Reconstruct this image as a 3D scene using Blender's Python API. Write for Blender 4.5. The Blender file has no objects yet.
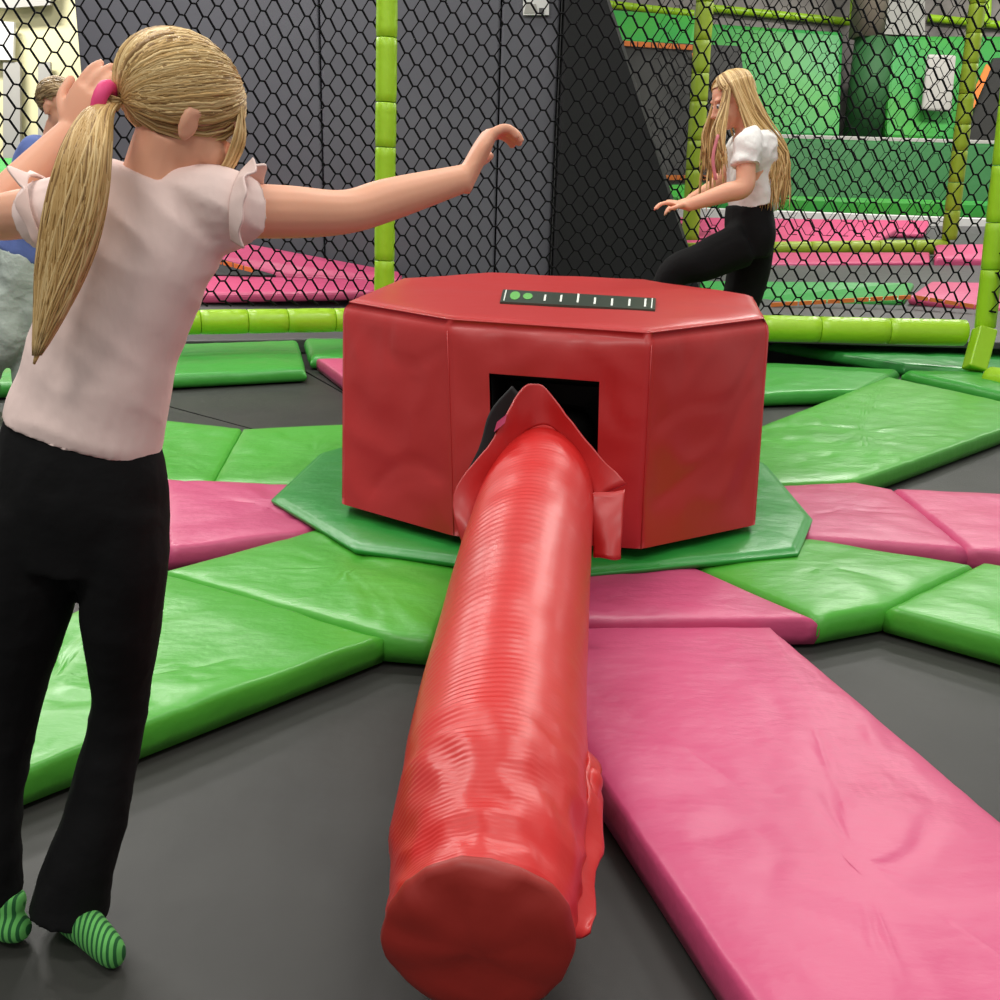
import bpy, bmesh, math, random
from mathutils import Vector as V, Matrix, noise
random.seed(7)
sc = bpy.context.scene
COL = sc.collection
R = math.radians

# ------------------------------------------------------------------ camera
H = 1.1; FPX = 1000.0; PITCH = R(17.3); ROLL = R(1.7)
F = V((0, math.cos(PITCH), -math.sin(PITCH)))
_R0 = V((1, 0, 0)); _U0 = _R0.cross(F)
RT = _R0*math.cos(ROLL) + _U0*math.sin(ROLL)
UP = -_R0*math.sin(ROLL) + _U0*math.cos(ROLL)
CAM = V((0, 0, H))
def ray(x, y): return F + RT*((x-500)/FPX) + UP*((500-y)/FPX)
def uz(x, y, z):
    d = ray(x, y); return CAM + d*((z-H)/d.z)
def uy(x, y, Y):
    d = ray(x, y); return CAM + d*(Y/d.y)
def ud(x, y, D): return CAM + ray(x, y)*D

cd = bpy.data.cameras.new('camera'); cam = bpy.data.objects.new('camera', cd); COL.objects.link(cam)
cd.sensor_width = 36; cd.lens = 36*FPX/1000; cd.clip_start = .02
m = Matrix((RT, UP, -F)).transposed().to_4x4(); m.translation = CAM
cam.matrix_world = m
sc.camera = cam

# ------------------------------------------------------------------ materials
def s2l(c):
    c = c/255.0
    return c/12.92 if c <= .04045 else ((c+.055)/1.055)**2.4
def rgb(r, g, b): return (s2l(r), s2l(g), s2l(b), 1)
def mat(name, col, rough=.5, coat=0, bump=None, var=None, spec=.5, sheen=0, sss=0):
    """bump: list of (scale, strength, distance, stretch)  var: (scale, colour2, amount)"""
    mt = bpy.data.materials.new(name); mt.use_nodes = True
    nt = mt.node_tree; N = nt.nodes; Lk = nt.links
    b = N['Principled BSDF']
    b.inputs['Base Color'].default_value = col
    b.inputs['Roughness'].default_value = rough
    b.inputs['Specular IOR Level'].default_value = spec
    b.inputs['Coat Weight'].default_value = coat
    b.inputs['Coat Roughness'].default_value = .25
    if sheen: b.inputs['Sheen Weight'].default_value = sheen
    if sss:
        b.inputs['Subsurface Weight'].default_value = sss
        b.inputs['Subsurface Radius'].default_value = (.012, .005, .003)
        b.inputs['Subsurface Scale'].default_value = 1
    tc = N.new('ShaderNodeTexCoord')
    prev = None
    for (sca, st, dist, stretch) in (bump or []):
        mp = N.new('ShaderNodeMapping'); Lk.new(tc.outputs['Object'], mp.inputs['Vector'])
        mp.inputs['Scale'].default_value = stretch
        nz = N.new('ShaderNodeTexNoise'); nz.inputs['Scale'].default_value = sca
        nz.inputs['Detail'].default_value = 4
        Lk.new(mp.outputs[0], nz.inputs['Vector'])
        bp = N.new('ShaderNodeBump'); bp.inputs['Strength'].default_value = st; bp.inputs['Distance'].default_value = dist
        Lk.new(nz.outputs['Fac'], bp.inputs['Height'])
        if prev: Lk.new(prev.outputs[0], bp.inputs['Normal'])
        prev = bp
    if prev: Lk.new(prev.outputs[0], b.inputs['Normal'])
    if var:
        nz = N.new('ShaderNodeTexNoise'); nz.inputs['Scale'].default_value = var[0]; nz.inputs['Detail'].default_value = 5
        Lk.new(tc.outputs['Object'], nz.inputs['Vector'])
        rp = N.new('ShaderNodeValToRGB'); rp.color_ramp.elements[0].position = .35; rp.color_ramp.elements[1].position = .7
        rp.color_ramp.elements[0].color = col; rp.color_ramp.elements[1].color = var[1]
        Lk.new(nz.outputs['Fac'], rp.inputs[0]); Lk.new(rp.outputs[0], b.inputs['Base Color'])
    return mt
VB = [(5, .4, .02, (1, 1, 1)), (14, .25, .012, (1, 2.2, 1)), (40, .12, .004, (1, .5, 1))]
M_RED = mat('red_vinyl', rgb(178, 30, 30), .42, .15, [(4, .25, .02, (1, 1, 1)), (300, .1, .001, (1, 1, 1))])
M_REDTUBE = mat('red_tube_vinyl', rgb(200, 34, 32), .4, .12, [(8, .3, .01, (1, 2, 1)), (250, .08, .001, (1, 1, 1))])
M_REDEND = mat('dark_red_vinyl', rgb(150, 36, 28), .5, 0, [(8, .3, .01, (1, 1, 1))])
M_GREEN = mat('green_vinyl', rgb(76, 168, 50), .4, .2, VB)
M_GREEN2 = mat('deep_green_vinyl', rgb(44, 148, 58), .4, .2, VB)
M_GREENP = mat('perimeter_green_vinyl', rgb(58, 158, 54), .42, .2, VB)
M_PINK = mat('pink_vinyl', rgb(200, 78, 122), .45, .08, VB, (1.5, rgb(193, 70, 112), 1))
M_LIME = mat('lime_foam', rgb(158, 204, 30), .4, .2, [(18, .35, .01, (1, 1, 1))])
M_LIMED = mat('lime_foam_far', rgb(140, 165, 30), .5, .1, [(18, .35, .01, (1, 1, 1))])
M_BED = mat('jump_mat', rgb(44, 44, 42), .5, 0, [(900, .25, .001, (1, 1, 1)), (3, .25, .03, (1, 1, 1))], (2.2, rgb(53, 53, 50), 1), .38)
M_BLACK = mat('black', rgb(12, 12, 12), .6)
M_EDGE = mat('black_webbing', rgb(14, 14, 14), .7)
M_NET = mat('black_net', rgb(16, 16, 18), .9, 0, None, None, .1)
M_GREYW = mat('grey_padding', rgb(98, 98, 106), .6, 0, [(3, .2, .02, (1, 1, 1))], (.8, rgb(90, 90, 98), 1))
M_DARKW = mat('charcoal_and_shade', rgb(14, 15, 17), .8, 0, [(3, .2, .02, (1, 1, 1))])  # own black of the lining; on the buttress, shade put into the colour
M_FLOOR = mat('dark_floor', rgb(56, 56, 56), .6, 0, None, (3, rgb(66, 66, 64), 1))
M_MATG = mat('grey_mat', rgb(78, 78, 78), .5, 0, VB)
M_WHITE = mat('white_paint', rgb(225, 225, 222), .6)
M_CREAM = mat('cream_wall', rgb(226, 220, 176), .6)
M_GREYP = mat('light_grey_panel', rgb(172, 170, 164), .6)
M_COLD = mat('brown_grey_column', rgb(104, 96, 84), .7)
M_COLG = mat('shadow_green_padding', rgb(30, 84, 38), .7, 0, VB)  # green in shadow below the column, put into the colour; also the plinth
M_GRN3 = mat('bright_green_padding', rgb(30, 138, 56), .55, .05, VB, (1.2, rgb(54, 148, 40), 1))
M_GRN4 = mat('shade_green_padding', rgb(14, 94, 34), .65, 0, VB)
M_ORANGE = mat('orange_webbing', rgb(235, 130, 60), .6)
M_TAG = mat('label_plate', rgb(50, 62, 50), .35, .3)
M_TAGW = mat('label_marks', rgb(225, 230, 220), .5)
M_TAGG = mat('label_green', rgb(96, 170, 80), .5)
M_SKIN = mat('skin', rgb(232, 172, 142), .5, 0, [(60, .06, .002, (1, 1, 1))], None, .35, 0, .15)
M_LIP = mat('lips', rgb(205, 110, 105), .45)
M_EYEW = mat('eye_white', rgb(235, 232, 228), .25)
M_IRIS = mat('iris', rgb(60, 78, 92), .2)
M_HAIR = [mat('hair_light', rgb(226, 196, 140), .45, 0, None, None, .4), mat('hair_mid', rgb(198, 162, 104), .45, 0, None, None, .4), mat('hair_dark', rgb(150, 116, 70), .5, 0, None, None, .4)]
M_HAIRB = [mat('boy_hair_light', rgb(176, 150, 108), .5), mat('boy_hair_mid', rgb(150, 124, 86), .5), mat('boy_hair_dark', rgb(112, 90, 60), .5)]
M_PTEE = mat('pale_pink_cotton', rgb(238, 213, 206), .85, 0, [(9, .5, .02, (1, 1, .6)), (500, .1, .001, (1, 1, 1))])
M_WTEE = mat('white_cotton', rgb(232, 230, 226), .85, 0, [(12, .5, .02, (1, 1, 1))])
M_BTEE = mat('blue_cotton', rgb(96, 116, 178), .85, 0, [(12, .5, .02, (1, 1, 1))])
M_GPANT = mat('grey_green_cloth', rgb(188, 200, 190), .7, 0, [(10, .8, .03, (1, 1, 1))])
M_BPANT = mat('black_leggings', rgb(13, 13, 14), .85, 0, [(12, .4, .02, (1, 1, 1))], None, .2)
M_TIE = mat('pink_band', rgb(235, 70, 130), .6)
M_SOCKG = mat('green_sock', rgb(96, 190, 96), .8)
# striped sock
def striped():
    mt = bpy.data.materials.new('striped_sock'); mt.use_nodes = True
    nt = mt.node_tree; b = nt.nodes['Principled BSDF']; b.inputs['Roughness'].default_value = .85
    tc = nt.nodes.new('ShaderNodeTexCoord'); w = nt.nodes.new('ShaderNodeTexWave')
    w.inputs['Scale'].default_value = 36; w.inputs['Distortion'].default_value = .5
    w.bands_direction = 'X'
    rp = nt.nodes.new('ShaderNodeValToRGB'); rp.color_ramp.elements[0].position = .3; rp.color_ramp.elements[1].position = .5
    rp.color_ramp.elements[0].color = rgb(22, 90, 40); rp.color_ramp.elements[1].color = rgb(96, 178, 88)
    nt.links.new(tc.outputs['Object'], w.inputs['Vector']); nt.links.new(w.outputs['Fac'], rp.inputs[0]); nt.links.new(rp.outputs[0], b.inputs['Base Color'])
    return mt
M_SOCK = striped()

# ------------------------------------------------------------------ helpers
def mk(name, vs, fs, mats, parent=None, smooth=True, mi=None):
    me = bpy.data.meshes.new(name); me.from_pydata([tuple(v) for v in vs], [], fs); me.update()
    if not isinstance(mats, (list, tuple)): mats = [mats]
    for q in mats: me.materials.append(q)
    if mi: me.polygons.foreach_set('material_index', mi)
    if smooth: me.polygons.foreach_set('use_smooth', [True]*len(me.polygons))
    o = bpy.data.objects.new(name, me); COL.objects.link(o)
    if parent: o.parent = parent; o.matrix_parent_inverse = parent.matrix_basis.inverted()
    return o
def thing(name, label, cat, loc=(0, 0, 0), group=None):
    o = bpy.data.objects.new(name, None); COL.objects.link(o); o.location = loc; o.empty_display_size = .1
    return tag(o, label, cat, group)
def tag(o, label, cat, group=None, kind=None):
    o['label'] = label; o['category'] = cat
    if group: o['group'] = group
    if kind: o['kind'] = kind
    return o
def struct(o): o['kind'] = 'structure'; return o
def fixn(o):
    bm = bmesh.new(); bm.from_mesh(o.data); bmesh.ops.recalc_face_normals(bm, faces=bm.faces); bm.to_mesh(o.data); bm.free(); return o
class MB:
    def __init__(s): s.v = []; s.f = []; s.mi = []
    def add(s, vs, fs, mi=0):
        k = len(s.v); s.v += [V(q) for q in vs]; s.f += [tuple(i+k for i in f) for f in fs]; s.mi += [mi]*len(fs)
    def box(s, x0, x1, y0, y1, z0, z1, mi=0, M=None):
        vs = [V((x, y, z)) for x in (x0, x1) for y in (y0, y1) for z in (z0, z1)]
        if M: vs = [M @ q for q in vs]
        s.add(vs, [(0, 1, 3, 2), (4, 6, 7, 5), (0, 4, 5, 1), (2, 3, 7, 6), (0, 2, 6, 4), (1, 5, 7, 3)], mi)
    def prism(s, A, B, mi=0):
        n = len(A); s.add(list(A)+list(B), [tuple(range(n)), tuple(range(2*n-1, n-1, -1))]+[(i, n+i, n+(i+1) % n, (i+1) % n) for i in range(n)], mi)
    def tube(s, pts, rad, n=12, mi=0, side=None, cap=True):
        """rad: list of r or (a,b); a along 'side'"""
        pts = [V(p) for p in pts]; rings = []
        ref = None
        for i, p in enumerate(pts):
            t = (pts[min(i+1, len(pts)-1)]-pts[max(i-1, 0)])
            if t.length < 1e-9: t = V((0, 0, 1))
            t.normalize()
            if ref is None:
                ref = V(side) if side is not None else (V((0, 0, 1)) if abs(t.z) < .9 else V((1, 0, 0)))
            elif side is not None: ref = V(side)
            a = ref - t*ref.dot(t); a.normalize(); b = t.cross(a); ref = a
            r = rad[i] if isinstance(rad, (list, tuple)) else rad
            ra, rb = r if isinstance(r, (list, tuple)) else (r, r)
            rings.append([p + a*(ra*math.cos(2*math.pi*k/n)) + b*(rb*math.sin(2*math.pi*k/n)) for k in range(n)])
        vs = [q for rg in rings for q in rg]; fs = []
        for i in range(len(rings)-1):
            for k in range(n):
                fs.append((i*n+k, i*n+(k+1) % n, (i+1)*n+(k+1) % n, (i+1)*n+k))
        if cap: fs += [tuple(range(n-1, -1, -1)), tuple((len(rings)-1)*n+k for k in range(n))]
        s.add(vs, fs, mi)
    def ell(s, c, r, M=None, n=16, mi=0):
        """ellipsoid centred c radii r in frame M"""
        vs = []; fs = []; m_ = n//2
        for i in range(1, m_):
            th = math.pi*i/m_
            for k in range(n):
                ph = 2*math.pi*k/n
                vs.append(V((c[0]+r[0]*math.sin(th)*math.cos(ph), c[1]+r[1]*math.sin(th)*math.sin(ph), c[2]+r[2]*math.cos(th))))
        top = len(vs); vs.append(V((c[0], c[1], c[2]+r[2]))); bot = len(vs); vs.append(V((c[0], c[1], c[2]-r[2])))
        for i in range(m_-2):
            for k in range(n): fs.append((i*n+k, (i+1)*n+k, (i+1)*n+(k+1) % n, i*n+(k+1) % n))
        for k in range(n):
            fs.append((top, k, (k+1) % n)); fs.append((bot, (m_-2)*n+(k+1) % n, (m_-2)*n+k))
        if M: vs = [M @ q for q in vs]
        s.add(vs, fs, mi)
    def build(s, name, mats, parent=None, smooth=True, fix=True):
        o = mk(name, s.v, s.f, mats, parent, smooth, s.mi if isinstance(mats, (list, tuple)) and len(mats) > 1 else None)
        return fixn(o) if fix else o
def bevel(o, w=.01, seg=2):
    md = o.modifiers.new('bevel', 'BEVEL'); md.width = w; md.segments = seg; md.limit_method = 'ANGLE'; return o
def cr(pts, n=6):
    """catmull-rom through tuples of any length"""
    out = []; P = [tuple(p) for p in pts]
    for i in range(len(P)-1):
        p0 = P[max(i-1, 0)]; p1 = P[i]; p2 = P[i+1]; p3 = P[min(i+2, len(P)-1)]
        for j in range(n):
            t = j/n
            out.append(tuple(.5*((2*b)+(-a+c)*t+(2*a-5*b+4*c-d)*t*t+(-a+3*b-3*c+d)*t**3) for a, b, c, d in zip(p0, p1, p2, p3)))
    out.append(P[-1]); return out
def smtube(mb, pts, rad, n=16, sub=5, side=None, mi=0):
    rows = []
    for p, r in zip(pts, rad):
        ra, rb = r if isinstance(r, (list, tuple)) else (r, r)
        rows.append((p[0], p[1], p[2], ra, rb))
    c = cr(rows, sub)
    P_ = [V(q[:3]) for q in c]; rr = [(max(q[3], .001), max(q[4], .001)) for q in c]
    mb.tube(P_, rr, n, mi, side)
def remesh(mb, name, mats, parent, vox=.004, smooth=3, disp=None):
    o = mk('tmp', mb.v, mb.f, mats); fixn(o)
    md = o.modifiers.new('r', 'REMESH'); md.mode = 'VOXEL'; md.voxel_size = vox; md.use_smooth_shade = True
    if smooth:
        sm = o.modifiers.new('s', 'SMOOTH'); sm.iterations = smooth; sm.factor = .5
    dg = bpy.context.evaluated_depsgraph_get()
    me = bpy.data.meshes.new_from_object(o.evaluated_get(dg)); me.name = name
    bpy.data.objects.remove(o)
    me.materials.clear()
    for q in (mats if isinstance(mats, (list, tuple)) else [mats]): me.materials.append(q)
    if disp:
        me.update(); ns = [v.normal.copy() for v in me.vertices]
        for v, nn in zip(me.vertices, ns): v.co += nn*disp(v.co, nn)
    me.polygons.foreach_set('use_smooth', [True]*len(me.polygons))
    o = bpy.data.objects.new(name, me); COL.objects.link(o)
    if parent: o.parent = parent; o.matrix_parent_inverse = parent.matrix_basis.inverted()
    return o
def nz(p, s, off=0): return noise.noise(V((p[0]*s+off, p[1]*s+off*.7, p[2]*s-off)))

# ------------------------------------------------------------------ vinyl pads
def wr(x, y, seed):
    """wrinkle height field"""
    a = noise.noise(V((x*2.2+seed, y*2.2, seed)))*.006
    w = noise.noise(V((x*3+seed, y*3, 3.3)))
    b = abs(noise.noise(V((x*5+w*2+seed, y*5-w, 1.7+seed))))*.009+max(0, .12-abs(noise.noise(V((x*3.1-w+seed, y*6+w, 7.7)))))*.035
    return a - b + .004
def pad(name, q, z0, z1, mt, r=.035, step=.035, seed=0, puff=.008, parent=None, wrs=1.0):
    q = [V((p[0], p[1])) for p in q]
    L1 = ((q[1]-q[0]).length+(q[2]-q[3]).length)/2; L2 = ((q[3]-q[0]).length+(q[2]-q[1]).length)/2
    def par(L):
        e = [0, .08*r/L, .3*r/L, .62*r/L, r/L]; n = max(2, int((L-2*r)/step))
        return e + [r/L+(1-2*r/L)*i/n for i in range(1, n)] + [1-t for t in reversed(e)]
    U = par(L1); W = par(L2); vs = []; fs = []; nu, nw = len(U), len(W)
    def pos(u, w): return q[0]*(1-u)*(1-w)+q[1]*u*(1-w)+q[2]*u*w+q[3]*(1-u)*w
    def prof(d):
        d = min(d, r); return -r + math.sqrt(max(0, r*r-(r-d)**2))
    for u in U:
        for w in W:
            p = pos(u, w); du = min(u, 1-u)*L1; dw = min(w, 1-w)*L2
            edge = max(-r*.9, prof(du)+prof(dw))
            f = min(1, min(du, dw)/.1)
            z = z1+edge+puff*min(1, 4*min(du, dw))+wr(p.x, p.y, seed)*wrs*(.35+.65*f)
            # edge wobble of the outline
            c = (q[0]+q[1]+q[2]+q[3])/4; wob = (noise.noise(V((p.x*4, p.y*4, seed+9)))*.008)*(1-f)
            dr = (p-c); dr = dr/max(dr.length, .01)
            vs.append(V((p.x+dr.x*wob, p.y+dr.y*wob, z)))
    for i in range(nu-1):
        for j in range(nw-1): fs.append((i*nw+j, (i+1)*nw+j, (i+1)*nw+j+1, i*nw+j+1))
    ring = [i*nw for i in range(nu)] + [(nu-1)*nw+j for j in range(1, nw)] + [i*nw+nw-1 for i in range(nu-2, -1, -1)] + [j for j in range(nw-2, 0, -1)]
    k = len(vs); c = (q[0]+q[1]+q[2]+q[3])/4
    for t in (1, 2):
        for i in ring:
            v = vs[i]; zz = v.z+(z0-v.z)*t/2
            bul = .006*(1 if t == 1 else -1); d = V((v.x, v.y))-c; d = d/d.length
            vs.append(V((v.x+d.x*bul, v.y+d.y*bul, zz)))
    n = len(ring)
    for i in range(n):
        fs.append((ring[i], k+i, k+(i+1) % n, ring[(i+1) % n]))
        fs.append((k+i, k+n+i, k+n+(i+1) % n, k+(i+1) % n))
    fs.append(tuple(k+n+i for i in range(n)))
    return fixn(mk(name, vs, fs, mt, parent))
P = uz
def xy(*a):
    v = uz(*a); return (v.x, v.y)
CX, CY = .17, 3.45   # axis of the sweeper

# polygonal pads
def polypad(name, poly, z0, z1, mt, seed=0, r=.03, wrs=1.0, sub=None):
    n = len(poly); c = V((sum(p[0] for p in poly)/n, sum(p[1] for p in poly)/n)); vs = []; fs = []; pts = []
    for i in range(n):
        a = V(poly[i]); b = V(poly[(i+1) % n]); m2 = sub or max(4, int((b-a).length/.035))
        for k in range(m2): pts.append(a.lerp(b, k/m2))
    m_ = len(pts); R_ = sum((p-c).length for p in pts)/m_
    prof = [(0, z0), (-.006, z0+(z1-z0)*.35), (-.006, z0+(z1-z0)*.6), (0, z1-r*.45), (r*.3, z1-r*.12), (r*.7, z1)]
    prof = [((1-d/R_), z) for d, z in prof]
    t = prof[-1][0]; nn = max(4, int(R_/.04))
    prof += [(t*(1-k/nn), z1+.006*min(1, k*.4)) for k in range(1, nn)]
    for (t, z) in prof:
        for p in pts:
            x = c+(p-c)*t; f = 1 if t < 1-r/R_ else 0
            vs.append(V((x.x, x.y, z+wr(x.x, x.y, seed)*wrs*(.9 if f else (.4 if z > z0+.02 else 0)))))
    L_ = len(prof)
    for i in range(L_-1):
        for k in range(m_): fs.append((i*m_+k, i*m_+(k+1) % m_, (i+1)*m_+(k+1) % m_, (i+1)*m_+k))
    fs.append(tuple((L_-1)*m_+k for k in range(m_))); fs.append(tuple(range(m_)))
    return fixn(mk(name, vs, fs, mt))
dec = [(CX+r_*math.cos(R(a)), CY+r_*math.sin(R(a))) for a, r_ in ((-53, .93), (-17, .91), (19, .9), (55, .9), (91, .9), (127, .9), (163, .9), (-160, .97), (-127, .96), (-90, .93))]
dec[0] = xy(797, 549, .118); dec[1] = xy(811, 516, .118)
o = polypad('center_pad', dec, .09, .118, M_GREEN2, 5, .03)
tag(o, 'dark green ten-sided vinyl pad lying under the red octagonal drum', 'pad')
PADG = 'radial pads between the trampoline beds'
def padt(q, mt, label, seed, z0=.012, z1=.085, wrs=1.0, sub=None):
    o = polypad('floor_pad', q, z0, z1, mt, seed, .028, wrs, sub); tag(o, label, 'pad', PADG); return o
Z = .085
def ex(a, b, k):  # extend a->b
    return (a[0]+(b[0]-a[0])*k, a[1]+(b[1]-a[1])*k)
def shr(q, d=.004):
    cx = sum(p[0] for p in q)/len(q); cy = sum(p[1] for p in q)/len(q); out = []
    for p in q:
        L = math.hypot(p[0]-cx, p[1]-cy); out.append((cx+(p[0]-cx)*(1-d/L), cy+(p[1]-cy)*(1-d/L)))
    return out
def pd(q, *a, **k): return padt(shr(q), *a, **k)
p700 = xy(703, 569, Z); p818 = xy(819, 618, Z)
pin = ex(p818, p700, 1.2)
pd([p818, pin, (-.05, 2.66), (-.05, 2.14), xy(590, 621, Z)], M_PINK, 'short pink wedge pad directly in front of the drum, under the red arm', 1)
a_ = xy(590, 626, Z); b_ = xy(768, 622, Z); c_ = ex(b_, xy(1000, 818, Z), 2.3)
e1_ = uz(600, 807, .03); e2_ = uz(690, 947, .03); e1_ = (e1_.x, e1_.y); e2_ = (e2_.x, e2_.y)
k_ = (e1_[1]-a_[1]+.01)/(e1_[1]-e2_[1])
pd([ex(e1_, e2_, -k_*-1 if False else (a_[1]-.01-e1_[1])/(e2_[1]-e1_[1])), (b_[0], b_[1]-.01), c_, ex(e1_, e2_, 3.2)], M_PINK, 'long pink pad running toward the viewer right of the red arm', 2, wrs=1.1)
P3 = xy(886, 606, Z); P4 = xy(974, 564, Z); P5 = xy(812, 537, Z)
pd([p818, P3, P4, P5, (.86, 2.98), ex(p818, p700, 1.15)], M_GREEN, 'green wedge pad right of the pink wedge, touching the centre pad', 3)
f1_ = xy(1000, 641, Z)
pd([P3, ex(xy(888, 612, Z), f1_, 4), (2.6, 2.1), ex(P3, P4, 1.08)], M_GREEN, 'green pad at the right edge with its pale front side toward the viewer', 4)
q856 = xy(856, 481, Z); q893 = xy(893, 488, Z); q968 = xy(968, 548, Z)
pd([q968, q893, q856, (.92, 3.52), (.90, 3.02), P5], M_PINK, 'pink wedge pad right of the drum, next to the centre pad', 5)
pd([q968, (3.3, 2.4), (3.3, 3.45), q893], M_PINK, 'pink pad reaching the right edge, outside the pink wedge', 6)
pd([(.92, 3.54), q856, ex(q856, xy(1000, 430, Z), 1.5), (2.32, 6.0), (.75, 3.95)], M_GREEN, 'wide light green pad running from behind the drum to the upper right', 7, wrs=1.3)
w160 = xy(160, 571, Z); w384 = xy(384, 634, Z); w436 = xy(434, 638, Z)
w300 = xy(306, 531, Z)
pd([w160, w384, w436, (-.08, 2.70), (-.52, 2.98), w300], M_GREEN, 'green wedge pad left of the red arm, touching the centre pad', 8, wrs=1.4)
pd([w160, ex(w160, xy(40, 627, Z), 2.6), ex(w384, xy(25, 768, Z), 1.6), w384], M_GREEN, 'large wrinkled green pad on the left, behind the legs of the near child', 9, wrs=2.4)
l1 = xy(300, 484, Z); l2 = xy(160, 478, Z); l3 = xy(166, 547, Z)
pd([l1, (-.58, 3.36), (-.52, 3.0), w300, l3, l2], M_PINK, 'pink wedge pad left of the drum, beside the near child', 10, wrs=1.6)
pd([l2, l3, ex(w300, l3, 3), ex(l1, l2, 3)], M_PINK, 'pink pad at the left, hidden mostly by the near child', 11)
k1_ = xy(212, 482, Z); k2_ = xy(242, 428, Z)
pd([l1, k1_, k2_, xy(352, 424, Z), (-.35, 4.1), (-.56, 3.4)], M_GREEN, 'green wedge pad behind the left pink wedge', 12, wrs=1.6)
pd([k1_, ex(l1, k1_, 2.6), ex(k2_, xy(165, 420, Z), 2.2), xy(165, 420, Z), k2_], M_GREEN, 'flat green pad left of the drum, reaching behind the near child', 13, wrs=1.6)
pd([(-.38, 4.25), (.0, 4.35), (-.65, 6.2), (-1.14, 6.05)], M_PINK, 'pink pad running back from the left rear of the drum', 14)
# perimeter pads
def pp(q, mt, label, seed, **k):
    o = pad('perimeter_pad', q, .012, .085, mt, seed=seed, **k); tag(o, label, 'pad', 'perimeter pads along the net'); return o
pp([(-2.9, 4.82), (-1.13, 5.68), (-1.40, 6.76), (-3.3, 5.95)], M_GREENP, 'green perimeter pad under the lime pipe at the left', 15)
pp([(-1.19, 6.1), (.9, 6.3), (.9, 7.1), (-1.37, 6.85)], M_GREENP, 'green perimeter pad behind the pink rear pad, mostly behind the drum', 16)
pp([xy(720, 394, .085), xy(860, 390, .085), xy(900, 369, .085), xy(720, 360, .085)], M_GREENP, 'green perimeter pad at the right rear of the drum', 17)
pp([xy(770, 341, .085), xy(905, 364, .085), xy(1010, 372, .085), xy(1010, 345, .085)], M_GREEN2, 'dull green pad lying right under the right lime pipe', 18)
pp([xy(903, 370, .085), (3.0, 5.15), (3.9, 5.0), xy(1010, 371, .085)], M_GREENP, 'green perimeter pad at the right, in front of the corner post foot', 19)

# ------------------------------------------------------------------ trampoline beds
cuts = [-76, -46, -10, 34, 66, 118, 141, 170, 200, 232]
blab = ['at the right of the long pink pad', 'between the right green and the right pink pads', 'between the right pink and the wide green pads',
        'behind the drum at the right', 'directly behind the drum', 'at the left rear of the drum, beyond the green pads', 'left of the drum beyond the near child',
        'at the left edge behind the near child', 'seen between the legs of the near child', 'in the foreground under the near child and the red arm']
def bedr(a):   # outer border of the playing field
    d = V((math.cos(R(a)), math.sin(R(a)))); t = 9
    for (px, py, nx, ny) in ((0, 6.7, 0, 1), (4.2, 0, 1, 0), (-4.2, 0, -1, 0), (0, -1.6, 0, -1), (-2, 6.6, -.42, .9)):
        den = d.x*nx+d.y*ny
        if den > 1e-6: t = min(t, ((px-CX)*nx+(py-CY)*ny)/den)
    return (CX+d.x*t, CY+d.y*t)
for i in range(10):
    a0 = cuts[i]; a1 = cuts[(i+1) % 10]+(360 if i == 9 else 0)
    n = 6; outer = [bedr(a0+.15+(a1-a0-.3)*k/n) for k in range(n+1)]
    inner = [(CX+.3*math.cos(R(a0+.3+(a1-a0-.6)*k/2)), CY+.3*math.sin(R(a0+.3+(a1-a0-.6)*k/2))) for k in (2, 1, 0)]
    pl = outer+inner
    mb = MB(); mb.prism([V((p[0], p[1], 0)) for p in pl], [V((p[0], p[1], -.02)) for p in pl])
    o = mb.build('trampoline_bed', M_BED, smooth=False)
    tag(o, 'dark grey woven trampoline bed '+blab[i], 'trampoline', 'trampoline beds around the sweeper')

# floor
mb = MB(); mb.box(-14, 22, -4, 26, -.4, -.3); struct(mb.build('floor', M_FLOOR, smooth=False))

# ------------------------------------------------------------------ sweeper: drum + arm
sw = thing('sweeper_machine', 'red octagonal padded drum with a long red padded arm reaching toward the viewer', 'sweeper machine', (CX, CY, .1))
ZT = .745; ZB = .155
top = [uz(343, 302, ZT), uz(447, 320, ZT), uz(652, 334, ZT), uz(770, 319, ZT), uz(757, 297, ZT), uz(648, 281, ZT), uz(488, 274, ZT), uz(398, 279, ZT)]
bt = [uz(342, 504, ZB), uz(454, 536, ZB), uz(641, 549, ZB), uz(755, 525, ZB)]
cen = sum(top, V())/8
bt = [V((b.x, b.y, ZB)) for b in bt]
for k in range(4, 8):
    t = top[k]; bt.append(V((cen.x+(t.x-cen.x)*.99, cen.y+(t.y-cen.y)*.99, ZB)))
print('drum', [tuple(round(c, 2) for c in v) for v in top], [tuple(round(c, 2) for c in v) for v in bt])
def bil(a, b, c, d, u, w): return a*(1-u)*(1-w)+b*u*(1-w)+c*u*w+d*(1-u)*w
mb = MB()
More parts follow.
